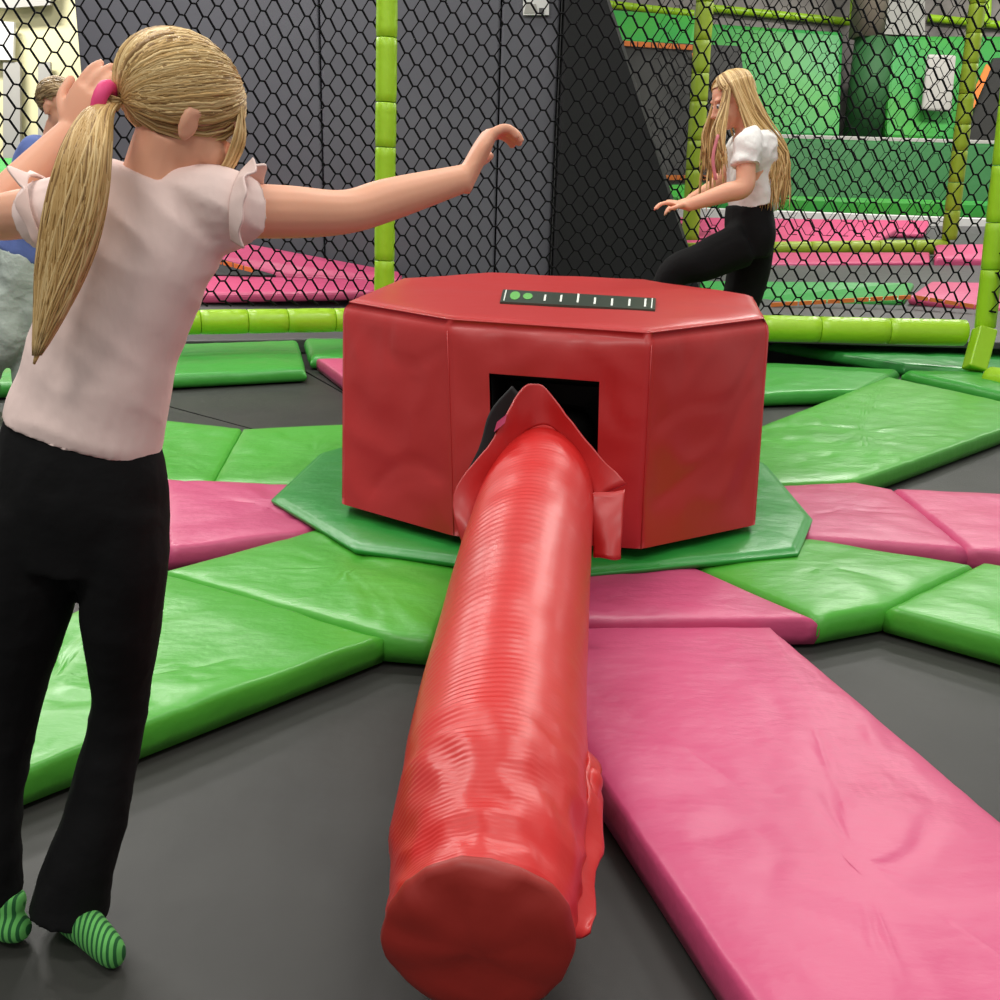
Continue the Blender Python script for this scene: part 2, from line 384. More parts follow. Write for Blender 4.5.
# opening on the front face in (u,w): u across 1->2, w up
def solve_uw(px, py):
    # intersect ray with front face plane, bilinear inverse by search
    a, b, c, d = bt[1], bt[2], top[2], top[1]
    n = (b-a).cross(d-a).normalized(); dr = ray(px, py); t = (a-CAM).dot(n)/dr.dot(n); X = CAM+dr*t
    best = None
    for i in range(101):
        for j in range(101):
            e = (bil(a, b, c, d, i/100, j/100)-X).length
            if best is None or e < best[0]: best = (e, i/100, j/100)
    return best[1], best[2]
u0, w1 = solve_uw(492, 374); u1, w0 = solve_uw(599, 452); w0 = .17
print('opening', u0, u1, w0, w1)
hole = None
def face(i, j, nu, nw, holeq=None):
    vs = []; fs = []; a, b, c, d = bt[i], bt[j], top[j], top[i]
    n = (b-a).cross(d-a).normalized()
    if n.dot((a+b)/2-cen) < 0: n = -n
    U = [k/nu for k in range(nu+1)]; W = [k/nw for k in range(nw+1)]
    if holeq:
        for val, arr in ((holeq[0], U), (holeq[1], U), (holeq[2], W), (holeq[3], W)):
            kk = min(range(len(arr)), key=lambda q: abs(arr[q]-val)); arr[kk] = val
    for u in U:
        for w in W:
            p = bil(a, b, c, d, u, w)
            e = min(min(u, 1-u)*8, min(w, 1-w)*8, 1)
            h = (noise.noise(V((p.x*3, p.y*3, p.z*3+i)))*.014 - abs(noise.noise(V((p.x*5+p.z*4, p.y*4, p.z*5-p.x*4+i*2))))*.014 - max(0, .1-abs(noise.noise(V((p.x*4-p.z*3, p.y*4+i, p.z*3)))))*.05+.006)*e
            
            # rounded top shoulder
            p = p+n*h
            if w > .94:
                kk = 1-.028*((w-.94)/.06)**2; p = V((cen.x+(p.x-cen.x)*kk, cen.y+(p.y-cen.y)*kk, p.z))
            vs.append(p)
    m_ = nw+1
    for x in range(nu):
        for y in range(nw):
            if holeq:
                uc = (U[x]+U[x+1])/2; wc = (W[y]+W[y+1])/2
                if holeq[0] < uc < holeq[1] and holeq[2] < wc < holeq[3]: continue
            fs.append((x*m_+y, (x+1)*m_+y, (x+1)*m_+y+1, x*m_+y+1))
    mb.add(vs, fs)
for i in range(8):
    face(i, (i+1) % 8, 30, 30, (u0, u1, w0, w1) if i == 1 else None)
# top lid as rings
tv = []; lid = MB()
pts = []
for i in range(8):
    a = top[i]; b = top[(i+1) % 8]
    for k in range(30): pts.append(a.lerp(b, k/30))
rings = [(.972, 0), (.955, .006), (.93, .010), (.85, .012), (.7, .014), (.5, .012), (.3, .012), (.1, .012)]
vs = []; fs = []; n_ = len(pts)
for (t, dz) in rings:
    for p in pts:
        q_ = cen+(p-cen)*t; vs.append(V((q_.x, q_.y, q_.z+dz+(noise.noise(V((q_.x*4, q_.y*4, 1)))*.006 if t < .95 else 0))))
for i in range(len(rings)-1):
    for k in range(n_): fs.append((i*n_+k, i*n_+(k+1) % n_, (i+1)*n_+(k+1) % n_, (i+1)*n_+k))
fs.append(tuple((len(rings)-1)*n_+k for k in range(n_)))
mb.add(vs, fs)
mb.prism([v for v in bt], [v+V((0, 0, .004)) for v in bt])
drum = mb.build('drum_cover', M_RED, sw, True, True)
wd = drum.modifiers.new('w', 'WELD'); wd.merge_threshold = .012
# piping along the top edge
pb = MB()
loop = [cen+(p-cen)*.972+V((0, 0, -.001)) for p in pts]; loop.append(loop[0])
pb.tube(loop, .0028, 6, cap=False)
pb.build('piping', M_RED, drum)
# corner seams
for i in (1, 2):
    s = MB(); a = bt[i]; b = top[i]; o_ = (a-cen); o_.z = 0; o_.normalize()
    s.tube([a.lerp(b, t)+o_*(.0005) for t in (0, .25, .5, .75, .95)], .0016, 6); s.build('seam', M_RED, drum)
# dark inside, hub
hb = MB()
fa, fb, fc, fd = bt[1], bt[2], top[2], top[1]
n1 = (fb-fa).cross(fd-fa).normalized()
if n1.y > 0: n1 = -n1
cor = [bil(fa, fb, fc, fd, u, w) for (u, w) in ((u0, w0), (u1, w0), (u1, w1), (u0, w1))]
A = [p-n1*.004 for p in cor]; B = [p-n1*.45 for p in cor]
hb.add(A+B, [(4, 5, 6, 7), (0, 4, 5, 1), (1, 5, 6, 2), (2, 6, 7, 3), (3, 7, 4, 0)])
hb.build('inner_box', M_BLACK, sw, False, False)
hm = MB(); hc = (cor[0]+cor[1]+cor[2]+cor[3])/4-n1*.2
hm.tube([hc+V((.03, 0, -.14)), hc+V((.03, 0, .06)), hc+V((.03, 0, .10))], [.10, .10, .07], 24)
hm.ell((hc.x+.09, hc.y-.09, hc.z+.03), (.012, .012, .012))
hm.build('rotor_hub', mat('hub_black', rgb(20, 20, 20), .25, .4), sw)
# label plate on the lid
q4 = [uz(503, 291, ZT+.014), uz(656, 300, ZT+.014), uz(655, 311.5, ZT+.014), uz(500, 303.5, ZT+.014)]
lp = MB(); lp.prism([p+V((0, 0, .006)) for p in q4], [p-V((0, 0, .008)) for p in q4])
lab = lp.build('label_plate', M_TAG, sw, False)
def onl(u, w): p = bil(q4[3], q4[2], q4[1], q4[0], u, w); return p+V((0, 0, .0075))
mk_ = MB()
def mark(u0_, u1_, w0_, w1_, mi=0): mk_.add([onl(u0_, w0_), onl(u1_, w0_), onl(u1_, w1_), onl(u0_, w1_)], [(0, 1, 2, 3)], mi)
for (u, h0, h1) in ((.29, .2, .7), (.395, .2, .75), (.505, .2, .95), (.615, .15, .7), (.725, .1, .7), (.835, .15, .75), (.935, .15, .85)): mark(u-.007, u+.006, h0, h1)
mark(.02, .027, .06, .94); mark(.973, .98, .06, .94)
for (u, w, a, b) in ((.09, .5, .034, .34), (.175, .5, .032, .26)):
    mk_.add([onl(u+a*math.cos(2*math.pi*k/14), w+b*math.sin(2*math.pi*k/14)) for k in range(14)], [tuple(range(14))], 1)
mk_.build('label_marks', [M_TAGW, M_TAGG], lab, False, False)

# arm
T0 = ud(545, 402, 2.78); T1 = ud(541, 492, 2.50)
axis = [ud(541, 478, 2.62), ud(527, 550, 2.27), ud(503, 700, 1.80), ud(491, 830, 1.48), ud(480, 933, 1.30)]
radp = [.138, .146, .150, .147, .125]
back = axis[0]+(axis[0]-axis[1]).normalized()*.10
ap = cr([tuple(p)+(r,) for p, r in zip([back]+axis, [.112]+radp)], 130)
arm = MB(); n = 64; rings = []
NA = len(ap)
for i, q_ in enumerate(ap):
    p = V(q_[:3]); r = q_[3]; t = (V(ap[min(i+1, NA-1)][:3])-V(ap[max(i-1, 0)][:3])).normalized()
    sx = V((0, 0, 1)).cross(t).normalized(); up = t.cross(sx)
    if up.z < 0: up = -up
    if sx.x < 0: sx = -sx
    s = i/(NA-1); L = s*1.75
    rg = []
    for k in range(n):
        a = 2*math.pi*k/n; ca, sa = math.cos(a), math.sin(a)
        d = 0
        # ring wrinkles, denser on the upper left
        up_ = max(0, sa*.8+.2)
        left = max(0, -ca*.8+sa*.5)
        amp = .0011*left*(.35+.9*max(0, noise.noise(V((L*5, ca*2, 3.1)))+.25))*min(1, max(0, (s-.12)*6))*(1-max(0, (s-.72)*3 if s > .72 else 0))
        d += amp*math.sin(L*430+9*noise.noise(V((L*3, a, 1)))+2*ca)
        d += .0045*up_*noise.noise(V((L*12, ca*.7, sa*.7)))*(1 if s > .15 else 0)
        if s > .68:
            k2 = (s-.68)/.32
            d += .020*k2*(1-.6*k2)*noise.noise(V((ca*1.8, sa*1.8, L*6+4)))-.016*min(1, k2*2)*(1-k2*.5)*abs(noise.noise(V((ca*2.2+L*3, sa*2.2, L*9-ca*2))))
        rg.append(p+(sx*ca+up*sa)*(r+d))
    rings.append(rg)
# end rounding and cap
tend = (V(ap[-1][:3])-V(ap[-4][:3])).normalized(); pe = V(ap[-1][:3])
vs = [x for rg in rings for x in rg]; fs = []
for i in range(NA-1):
    for k in range(n): fs.append((i*n+k, i*n+(k+1) % n, (i+1)*n+(k+1) % n, (i+1)*n+k))
arm.add(vs, fs)
armo = arm.build('sweeper_arm', M_REDTUBE, sw)
capm = MB(); rg0 = rings[-1]; vs = []; fs = []
prof = [(1.0, 0), (1.015, .006), (.99, .014), (.94, .018), (.8, .026), (.6, .030), (.35, .032), (.1, .034)]
for j, (t, h) in enumerate(prof):
    for k in range(n):
        p = pe+(rg0[k]-pe)*t+tend*(h+.012*(1 if t < .97 else 0)*noise.noise(V((k*.5 if False else math.cos(k/n*6.283)*2*t, math.sin(k/n*6.283)*2*t, 3))))
        vs.append(p)
for i in range(len(prof)-1):
    for k in range(n): fs.append((i*n+k, i*n+(k+1) % n, (i+1)*n+(k+1) % n, (i+1)*n+k))
fs.append(tuple((len(prof)-1)*n+k for k in range(n)))
capm.add(vs, fs); capm.build('end_cap', M_REDEND, armo)
# gathered cover bulges on the right of the arm end and a hanging strip
def sheet(name, rows, mats, parent, th=.004, sub=5, crumple=.004):
    """rows: grid of points (list of lists) -> smooth solid sheet"""
    rr = [cr([tuple(p) for p in row], sub) for row in rows]
    colz = [cr([r_[j] for r_ in rr], sub) for j in range(len(rr[0]))]
    nj = len(colz); ni = len(colz[0]); vs = []; fs = []
    for j in range(nj):
        for i in range(ni):
            p = V(colz[j][i]); vs.append(p+V((nz(p, 18), nz(p, 18, 3), nz(p, 18, 7)))*crumple)
    for j in range(nj-1):
        for i in range(ni-1): fs.append((j*ni+i, (j+1)*ni+i, (j+1)*ni+i+1, j*ni+i+1))
    o = fixn(mk(name, vs, fs, mats, parent))
    sd = o.modifiers.new('s', 'SOLIDIFY'); sd.thickness = th; sd.offset = 0
    return o
sheet('hanging_strip', [[ud(585, 745, 1.62), ud(603, 772, 1.6), ud(596, 812, 1.52)], [ud(583, 800, 1.5), ud(602, 830, 1.5), ud(590, 850, 1.47)], [ud(572, 870, 1.40), ud(591, 880, 1.41), ud(590, 890, 1.4)], [ud(566, 935, 1.30), ud(578, 943, 1.31), ud(588, 938, 1.32)]], M_REDTUBE, armo, .006, crumple=.012)
bl = MB()
bl.ell(tuple(ud(588, 790, 1.57)), (.018, .05, .035)); bl.ell(tuple(ud(581, 812, 1.52)), (.018, .05, .028))
remesh(bl, 'gathered_fold', M_REDTUBE, armo, .006, 4, lambda p, nn: nz(p, 25)*.012)
for (xa, ya, xb, yb, dd) in ((400, 790, 560, 770, 1.45), (405, 868, 545, 858, 1.27), (420, 800, 500, 835, 1.40)):
    pass
# collar flap round the arm where it enters the drum
def arm_pt(s_, ang, rad):
    i = min(NA-1, int(s_*(NA-1))); p = V(ap[i][:3]); t = (V(ap[min(i+1, NA-1)][:3])-V(ap[max(i-1, 0)][:3])).normalized()
    sx = V((0, 0, 1)).cross(t).normalized(); up = t.cross(sx)
    if up.z < 0: up = -up
    if sx.x < 0: sx = -sx
    return p+(sx*math.cos(R(ang))+up*math.sin(R(ang)))*rad
rowo = [ud(466, 552, 2.40), ud(453, 495, 2.42), ud(487, 447, 2.47), ud(520, 392, 2.54), ud(535, 384, 2.56), ud(550, 394, 2.56), ud(585, 440, 2.50), ud(626, 484, 2.44)]
rowi = [ud(478, 560, 2.36), ud(480, 500, 2.44), ud(500, 462, 2.50), ud(522, 434, 2.56), ud(538, 425, 2.58), ud(554, 429, 2.57), ud(577, 458, 2.53), ud(596, 500, 2.46)]
mid = [a.lerp(b, .5)+V((0, .0, .004)) for a, b in zip(rowo, rowi)]
col = sheet('collar_flap', [rowo, mid, rowi], M_RED, sw, .005, 6, .004)
# black lining folded behind the left edge with a pink tab
lin = sheet('flap_lining', [[ud(468, 493, 2.50), ud(484, 458, 2.52), ud(500, 425, 2.56), ud(519, 394, 2.60)], [ud(456, 492, 2.50), ud(478, 450, 2.52), ud(490, 412, 2.54), ud(512, 386, 2.58)]], M_DARKW, col, .004, 5, .002)
tb = MB(); tb.prism([ud(494, 432, 2.47), ud(497, 422, 2.47), ud(507, 414, 2.48), ud(505, 423, 2.48)], [ud(494, 432, 2.50), ud(497, 422, 2.50), ud(507, 414, 2.51), ud(505, 423, 2.51)]); tb.build('pink_tab', M_PINK, lin, False)
# lower right tail of the collar
sheet('flap_tail', [[ud(592, 492, 2.43), ud(608, 492, 2.42), ud(624, 490, 2.41)], [ud(593, 525, 2.40), ud(608, 530, 2.38), ud(623, 524, 2.38)], [ud(594, 558, 2.37), ud(608, 559, 2.35), ud(621, 559, 2.36)]], M_RED, col, .006, 5, .006)

# ------------------------------------------------------------------ foam-padded pipes and posts
def foam(name, a, b, r, n, label, group, mt=M_LIME, cat='pipe'):
    a = V(a); b = V(b); t = thing(name, label, cat, tuple(a), group)
    L = (b-a).length; d = (b-a)/L
    k = 0; pos = 0
    cutsz = [random.uniform(.8, 1.2) for _ in range(n)]; S = sum(cutsz)
    for c in cutsz:
        l = L*c/S; p0 = a+d*(pos+.002); p1 = a+d*(pos+l-.002); pos += l
        mb = MB(); m2 = max(3, int(l/.05)); pts = [p0.lerp(p1, j/m2) for j in range(m2+1)]
        rr = [r*(1+.03*noise.noise(V((pos*3, j*.5, 1)))) for j in range(m2+1)]
        pts = [p0, p0+d*.004]+pts[1:-1]+[p1-d*.004, p1]; rr = [r*.93, r*.985]+rr[1:-1]+[r*.985, r*.93]
        mb.tube(pts, rr, 20); mb.build('foam_sleeve', mt, t)
    return t
Yn = 6.5
pA = uy(384, 322, 6.52); pA = V((pA.x, 6.52, .27))
pR = uy(968, 333, 6.45)
print('pA', pA, 'pR', pR)
pL0 = uy(-60, 326, 5.55)
foam('padded_pipe', pL0, pA-V((.08, .03, 0)), .075, 9, 'lime green foam-padded pipe at the foot of the left net, behind the near child', 'lime pipes at the foot of the net')
foam('padded_pipe', pA+V((.1, 0, 0)), V((pR.x-.02, pR.y, pR.z)), .084, 9, 'lime green foam-padded pipe behind the drum, running to the right corner post', 'lime pipes at the foot of the net')
def vert(px, py, Y, z1, r, n, label, mt=M_LIME, grp='lime posts of the near net', z0=None):
    p = uy(px, py, Y); zz = p.z if z0 is None else z0
    return foam('padded_post', (p.x, p.y, zz), (p.x, p.y, z1), r, n, label, grp, mt, 'post')
def post(p0, p1, Y, r, n, label, mt=M_LIME, grp='lime posts of the near net', up=1.5):
    a = uy(p0[0], p0[1], Y); b = uy(p1[0], p1[1], Y); return foam('padded_post', a, a+(b-a)*up, r, n, label, grp, mt, 'post')
post((384, 312), (387, 0), 6.52, .064, 9, 'lime green padded post rising behind the left side of the drum')
post((985, 328), (1005, 150), 6.42, .064, 9, 'lime green padded post at the right edge, standing on a slanted foot', up=2.6)
# slanted foot of the right post
f0 = uy(985, 329, 6.36); f1 = uy(974, 370, 6.26)
ft = thing('post_foot', 'slanted lime green padded foot under the right edge post', 'post foot', tuple(f1))
mb = MB(); dirv = (f0-f1).normalized(); mb.tube([f1, f1+dirv*.01, f0-dirv*.01, f0], [.078, .082, .082, .078], 4, side=(1, 1, 0)); o = mb.build('foam_block', M_LIME, ft, False); bevel(o, .02, 3)
foam('padded_pipe', uy(990, 378, 6.0), uy(1080, 392, 5.4), .07, 2, 'short lime green pipe leaving the right edge post toward the viewer', 'lime pipes at the foot of the net')

# ------------------------------------------------------------------ hexagonal nets
def net(name, a, b, z0, z1, cw, ch, rad, label, bulge=.05, seed=0, holes=None, cat='net'):
    """a,b: 2D end points of the net plane"""
    a = V(a); b = V(b); L = (b-a).length; d = (b-a)/L; nn = V((-d.y, d.x)); mb = MB()
    ncol = int(L/cw)+1; nrow = int((z1-z0)/ch)+1
    def P3(u, z):
        u2 = u+.03*noise.noise(V((u*1.1+seed, z*1.1, 0)))+.05*(z-1.5)*0.6+.005*noise.noise(V((u*5+seed, z*5, 8)))
        z2 = z+.05*noise.noise(V((u*1.0+seed+5, z*.9, 4)))+.005*noise.noise(V((u*5+seed, z*5, 3)))
        z2 = max(z0, min(z1, z2))
        o_ = bulge*noise.noise(V((u*.8+seed, z*.8, 9)))
        p = a+d*u2+nn*o_; return V((p.x, p.y, z2))
    def strut(p, q, k=1):
        t = (q-p)
        if t.length < .004: return
        mb.tube([p, q], rad*k, 4, cap=False)
    fl = .26   # half length of flat edge as part of pitch
    for i in range(ncol):
        for j in range(nrow):
            u = i*cw; z = z0+j*ch+(ch/2 if i % 2 else 0)
            if u > L or z > z1+ch/2 or u < 0: continue
            e = cw*.21; l = P3(u-e, z); r = P3(u+e, z)
            strut(l, r)                      # flat edge
            strut(r, P3(u+cw-e, z+ch/2), .8); strut(r, P3(u+cw-e, z-ch/2), 1.3)
    o = mb.build(name, M_NET, None, True, False)
    tag(o, label, cat, 'black hexagonal safety nets')
    return o
net('safety_net', (pL0.x, pL0.y), (pA.x-.07, pA.y), pA.z+.1, 3.1, .065, .119, .0050, 'black hexagonal net left of the lime post behind the drum', seed=3)
net('safety_net', (pA.x+.07, pA.y), (pR.x, pR.y+.02), pA.z+.1, 3.1, .065, .119, .0050, 'black hexagonal net between the lime post and the right corner post', seed=11)
net('safety_net', (pR.x+.1, pR.y-.1), (pR.x+1.2, pR.y-1.2), .45, 3.1, .065, .119, .0050, 'black hexagonal net right of the thick right edge post', seed=21)

# ------------------------------------------------------------------ background: grey wall, buttress
def flat(name, pxs, Y, mt, th=.1, tilt=0, parent=None, bev=.012):
    """polygon standing at distance Y (list or number), extruded backwards"""
    Ys = Y if isinstance(Y, (list, tuple)) else [Y]*len(pxs)
    A = [uy(p[0], p[1], yy) for p, yy in zip(pxs, Ys)]
    mb = MB(); mb.prism(A, [q+V((0, th, 0)) for q in A]); o = mb.build(name, mt, parent, False)
    if bev: bevel(o, bev, 2)
    return o
wl = [(72, 'left half of the tall grey padded wall, behind the near child'), (320, 'middle grey padded wall panel behind the lime post'), (500, 'narrow grey padded wall panel with the white notice, beside the shaded buttress'), (555, '')]
YW = 8.9
for i in range(3):
    x0 = uy(wl[i][0], 60, YW).x+(.006 if i else .06); x1 = uy(wl[i+1][0], 60 if i < 2 else 150, YW).x-.006
    mb = MB(); mb.box(x0, x1, YW, YW+.15, .12, 4.2); o = mb.build('wall_pad', M_GREYW, None, False); bevel(o, .02, 3)
    tag(o, wl[i][1], 'wall pad', 'grey wall pads')
    if i == 0:
        pass
bx = uy(556, 150, 8.6).x+.03
ba = [uy(589, -60, 8.6), uy(692, 262, 8.6)]; dz_ = ba[1].z; bq = ba[1]+(ba[1]-ba[0])*((.1-ba[1].z)/(ba[1].z-ba[0].z))
A_ = [V((bx, 8.6, ba[0].z)), ba[0], bq, V((bx, 8.6, .1))]
mb = MB(); mb.prism(A_, [q+V((0, .9, 0)) for q in A_]); bt_ = mb.build('buttress', M_DARKW, None, False); bevel(bt_, .02, 2)  # face angled away from the light, its darkness put into the colour
tag(bt_, 'padded buttress with a slanting right edge behind the drum, coloured near-black as its shaded side', 'buttress')
mb = MB(); e0 = V((.012, -.004, 0)); mb.prism([ba[0]-e0*3, ba[0]+e0, bq+e0, bq-e0*3], [q+V((0, .03, 0)) for q in (ba[0]-e0*3, ba[0]+e0, bq+e0, bq-e0*3)]); mb.build('edge_strip', M_MATG, bt_, False)
sg = thing('wall_notice', 'small white notice on the grey wall at the top centre', 'notice', tuple(uy(535, 10, 8.88)))
flat('notice_board', [(523, -14), (549, -14), (549, 15), (523, 15)], 8.87, M_WHITE, .02, parent=sg, bev=0)
flat('notice_print', [(526, 4), (536, 4), (538, 13), (524, 13)], 8.865, M_GREYP, .005, parent=sg, bev=0)
flat('notice_symbol', [(539, 8), (544, 8), (544, 14), (539, 14)], 8.865, M_MATG, .005, parent=sg, bev=0)
x0 = uy(76, 60, YW).x; x1 = uy(556, 150, YW).x; mb = MB(); mb.box(x0, x1, YW+.16, YW+.4, -.3, 4.2); struct(mb.build('wall_back', M_DARKW, smooth=False))
# low mats and pads beyond the net, left
def slab(name, pxs, Ys, mt, th, label, cat='pad', group=None, bev=.03):
    A = [uy(p[0], p[1], yy) for p, yy in zip(pxs, Ys)]
    mb = MB(); mb.prism(A, [q-V((0, 0, th)) for q in A]); o = mb.build(name, mt, None, False); bevel(o, bev, 3)
    tag(o, label, cat, group); return o
slab('floor_mat', [(-80, 345), (560, 335), (560, 282), (-80, 262)], [6.9, 6.9, 8.8, 8.8], M_MATG, .1, 'grey floor mat beyond the left net', 'mat', None, .01)
slab('far_pad', [(150, 295), (372, 290), (400, 280), (225, 275), (150, 276)], [7.9, 7.9, 8.3, 8.3, 8.3], M_PINK, .08, 'lower pink pad seen through the net left of the lime post', 'pad', 'pink pads beyond the left net')
slab('far_pad', [(150, 246), (205, 256), (276, 274), (402, 279), (402, 272), (250, 243), (150, 240)], [8.6, 8.5, 8.38, 8.35, 8.7, 8.75, 8.75], M_PINK, .08, 'upper pink pad against the grey wall, seen through the net', 'pad', 'pink pads beyond the left net')
slab('dark_gap_sheet', [(150, 275), (228, 275), (276, 275), (205, 254), (150, 246)], [8.32, 8.32, 8.36, 8.5, 8.6], M_BLACK, .02, 'black triangular sheet added to darken the gap between the two pink pads at the left', 'mat', None, .002)  # dark sheet added where only a black gap shows between the pads
slab('far_pad', [(-60, 300), (22, 296), (20, 232), (-60, 232)], [7.6, 7.6, 8.5, 8.5], M_PINK, .08, 'pink pad at the far left edge behind the boy', 'pad', 'pink pads beyond the left net')
def dashes(a, b, n, w, h, lab_, parent=None, mt=M_ORANGE):
    mb = MB(); a = V(a); b = V(b); d = (b-a); L = d.length; d /= L; up = V((0, 0, 1)) if abs(d.z) < .8 else V((1, 0, 0))
    for i in range(n):
        p = a+d*L*(i+.08)/n; q = a+d*L*(i+.92)/n
        mb.prism([p, q, q+up*h, p+up*h], [x+V((0, .02, 0)) for x in (p, q, q+up*h, p+up*h)])
    o = mb.build('orange_edging', mt, parent, False)
    if not parent: tag(o, lab_, 'edging', 'orange dashed edgings')
    return o
dashes(uy(212, 262, 8.3), uy(254, 273, 8.22), 4, 0, .035, 'short orange dashed edging between the two pink pads at the left')
# hall far left
hall = thing('wall_panel', 'bright cream hall wall with grey panels at the far left', 'wall')
flat('cream_panel', [(-200, -80), (150, -80), (150, 215), (-200, 215)], 12, M_CREAM, .2, parent=hall, bev=0)
flat('grey_panel', [(3, 62), (20, 62), (20, 158), (3, 158)], 11.9, M_GREYP, .05, parent=hall, bev=0)
flat('grey_panel', [(38, 62), (50, 62), (50, 158), (38, 158)], 11.9, M_GREYP, .05, parent=hall, bev=0)
flat('white_panel', [(-60, 18), (14, 22), (13, 60), (-60, 58)], 11.88, M_WHITE, .05, parent=hall, bev=0)
flat('grey_beam', [(-60, -40), (56, -40), (50, 5), (8, 8), (-60, 4)], 11.85, M_GREYP, .05, parent=hall, bev=0)
slab('far_pad', [(-60, 195), (46, 195), (46, 157), (-60, 157)], [10.0, 10.0, 10.6, 10.6], M_GREEN2, 1.15, 'green pad before the bright hall wall at the far left', 'pad')

# ------------------------------------------------------------------ background right: the second court
G2 = 'pads of the far court'
slab('floor_mat', [(560, 330), (1100, 345), (1100, 250), (560, 250)], [6.9, 6.9, 11, 11], M_MATG, .05, 'dark grey mat floor between the two nets at the right', 'mat', None, .01)
slab('far_pad', [(700, 304), (905, 299), (915, 282), (700, 280)], [8.0, 8.0, 8.5, 8.5], M_GREEN2, .07, 'green pad behind the net right of the drum', 'pad', G2)
slab('far_pad', [(908, 296), (1080, 318), (1080, 284), (930, 281)], [8.0, 7.8, 8.6, 8.6], M_PINK, .07, 'pink pad behind the net beside the right edge post', 'pad', G2)
dashes(uy(770, 307, 7.8), uy(912, 299, 7.9), 10, 0, .03, 'orange dashed edging in front of the green pad right of the drum')
dashes(uy(914, 299, 7.9), uy(990, 311, 7.75), 5, 0, .03, 'orange dashed edging in front of the pink pad at the right post')
slab('far_pad', [(700, 264), (930, 262), (930, 252), (700, 252)], [9.9, 9.9, 10.3, 10.3], M_PINK, .04, 'narrow pink pad under the far lime pipe', 'pad', G2)
slab('far_pad', [(935, 258), (1080, 262), (1080, 242), (935, 244)], [9.9, 9.9, 10.3, 10.3], M_PINK, .1, 'small pink pad right of the far corner post', 'pad', G2)
slab('far_pad', [(640, 244), (870, 244), (900, 226), (640, 226)], [10.9, 10.9, 11.5, 11.5], M_PINK, .08, 'pink pad beyond the far lime pipe', 'pad', G2)
slab('far_pad', [(640, 232), (925, 233), (930, 220), (640, 216)], [11.8, 11.8, 12.3, 12.3], M_PINK, .06, 'rear pink pad in front of the white kerb', 'pad', G2)
slab('floor_mat', [(560, 262), (1100, 262), (1100, 208), (560, 208)], [10.7, 10.7, 13.6, 13.6], M_MATG, .05, 'grey mat floor of the far court', 'mat', None, .01)
o = flat('kerb', [(630, 220), (1080, 238), (1080, 222), (630, 205)], [12.7, 12.4, 12.4, 12.7], M_WHITE, .15); tag(o, 'white kerb strip below the far green wall', 'kerb')
# green wall: lower dark, upper bright
o = flat('slope_pad', [(640, 212), (1080, 224), (1080, 204), (640, 192)], 13.0, M_GRN3, .14, bev=.05); tag(o, 'bright green rounded pad along the foot of the far green wall', 'pad', 'green wall pads')
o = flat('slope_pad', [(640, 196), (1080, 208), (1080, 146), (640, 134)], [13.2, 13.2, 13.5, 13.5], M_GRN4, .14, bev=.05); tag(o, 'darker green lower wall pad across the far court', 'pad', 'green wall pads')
o = flat('ledge', [(640, 137), (1080, 152), (1080, 143), (640, 130)], 13.7, M_GREYP, .12, bev=.01); o.name = 'trim_1'; struct(o)
o = flat('slope_pad', [(700, 134), (840, 138), (844, 32), (690, 22)], [14.0, 14.0, 14.4, 14.4], M_GRN3, .3, bev=.05); tag(o, 'bright green sloping wall pad behind the head of the girl in white', 'pad', 'green wall pads')
o = flat('slope_pad', [(886, 138), (1080, 146), (1080, 36), (890, 36)], [14.0, 14.0, 14.4, 14.4], M_GRN3, .3, bev=.05); tag(o, 'green upper wall pad holding the grey window at the right', 'pad', 'green wall pads')
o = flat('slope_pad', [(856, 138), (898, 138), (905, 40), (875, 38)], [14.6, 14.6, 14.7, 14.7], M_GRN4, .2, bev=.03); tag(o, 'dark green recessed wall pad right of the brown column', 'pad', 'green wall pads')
cl = thing('column', 'brown-grey round column, its lower half coloured as the green in shadow below it', 'column', tuple(uy(862, 138, 13.4)))
for (a, b, mt, nm) in (((866, 38), (868, -60), M_COLD, 'column_shaft'), ((862, 138), (866, 38), M_COLG, 'column_shadow')):  # lower half stands for shadowed green, the shadow put into its colour
    mb = MB(); A_ = uy(a[0], a[1], 14.25); B_ = uy(b[0], b[1], 14.25); mb.tube([A_, V((A_.x, A_.y, B_.z))], .22 if nm == 'column_shaft' else .25, 24); mb.build(nm, mt, cl)
zp = uy(860, 139, 13.95).z; mb = MB(); mb.box(uy(640, 139, 13.9).x, uy(1080, 139, 13.9).x, 13.9, 15.15, -.3, zp-.03); struct(mb.build('wall_far', M_COLG, smooth=False))
o = flat('wall_window', [(928, 54), (957, 55), (952, 112), (922, 110)], 13.93, M_GREYP, .06, bev=.03); tag(o, 'small grey padded window cut in the right green wall', 'window')
# upper back wall with pipes
struct(flat('wall_back', [(560, -160), (1150, -160), (1150, 160), (560, 160)], 15.2, mat('far_wall', rgb(150, 143, 140), .7, 0, None, (2.5, rgb(112, 106, 104), 1)), .2, bev=0))
o = flat('wall_board', [(886, -40), (925, -40), (925, 36), (884, 34)], 15.0, M_GREYP, .05, bev=0); tag(o, 'pale vertical board beside the brown column', 'board')
o = flat('slope_pad', [(600, 41), (694, 46), (700, 16), (596, 8)], [12.1, 12.1, 12.6, 12.6], M_GRN3, .4, bev=.05); tag(o, 'bright green pad topping the tilted trampoline left of the far post', 'pad', 'green wall pads')
tr = thing('tilted_trampoline', 'dark tilted trampoline with orange dashed border left of the far lime post', 'trampoline', tuple(uy(670, 178, 11.3)))
flat('jump_bed', [(560, 190), (758, 180), (740, 46), (560, 38)], [11.2, 11.2, 11.7, 11.7], M_BED, .06, parent=tr, bev=0)
dashes(uy(596, 44, 11.65), uy(693, 50, 11.65), 14, 0, .05, '', tr)
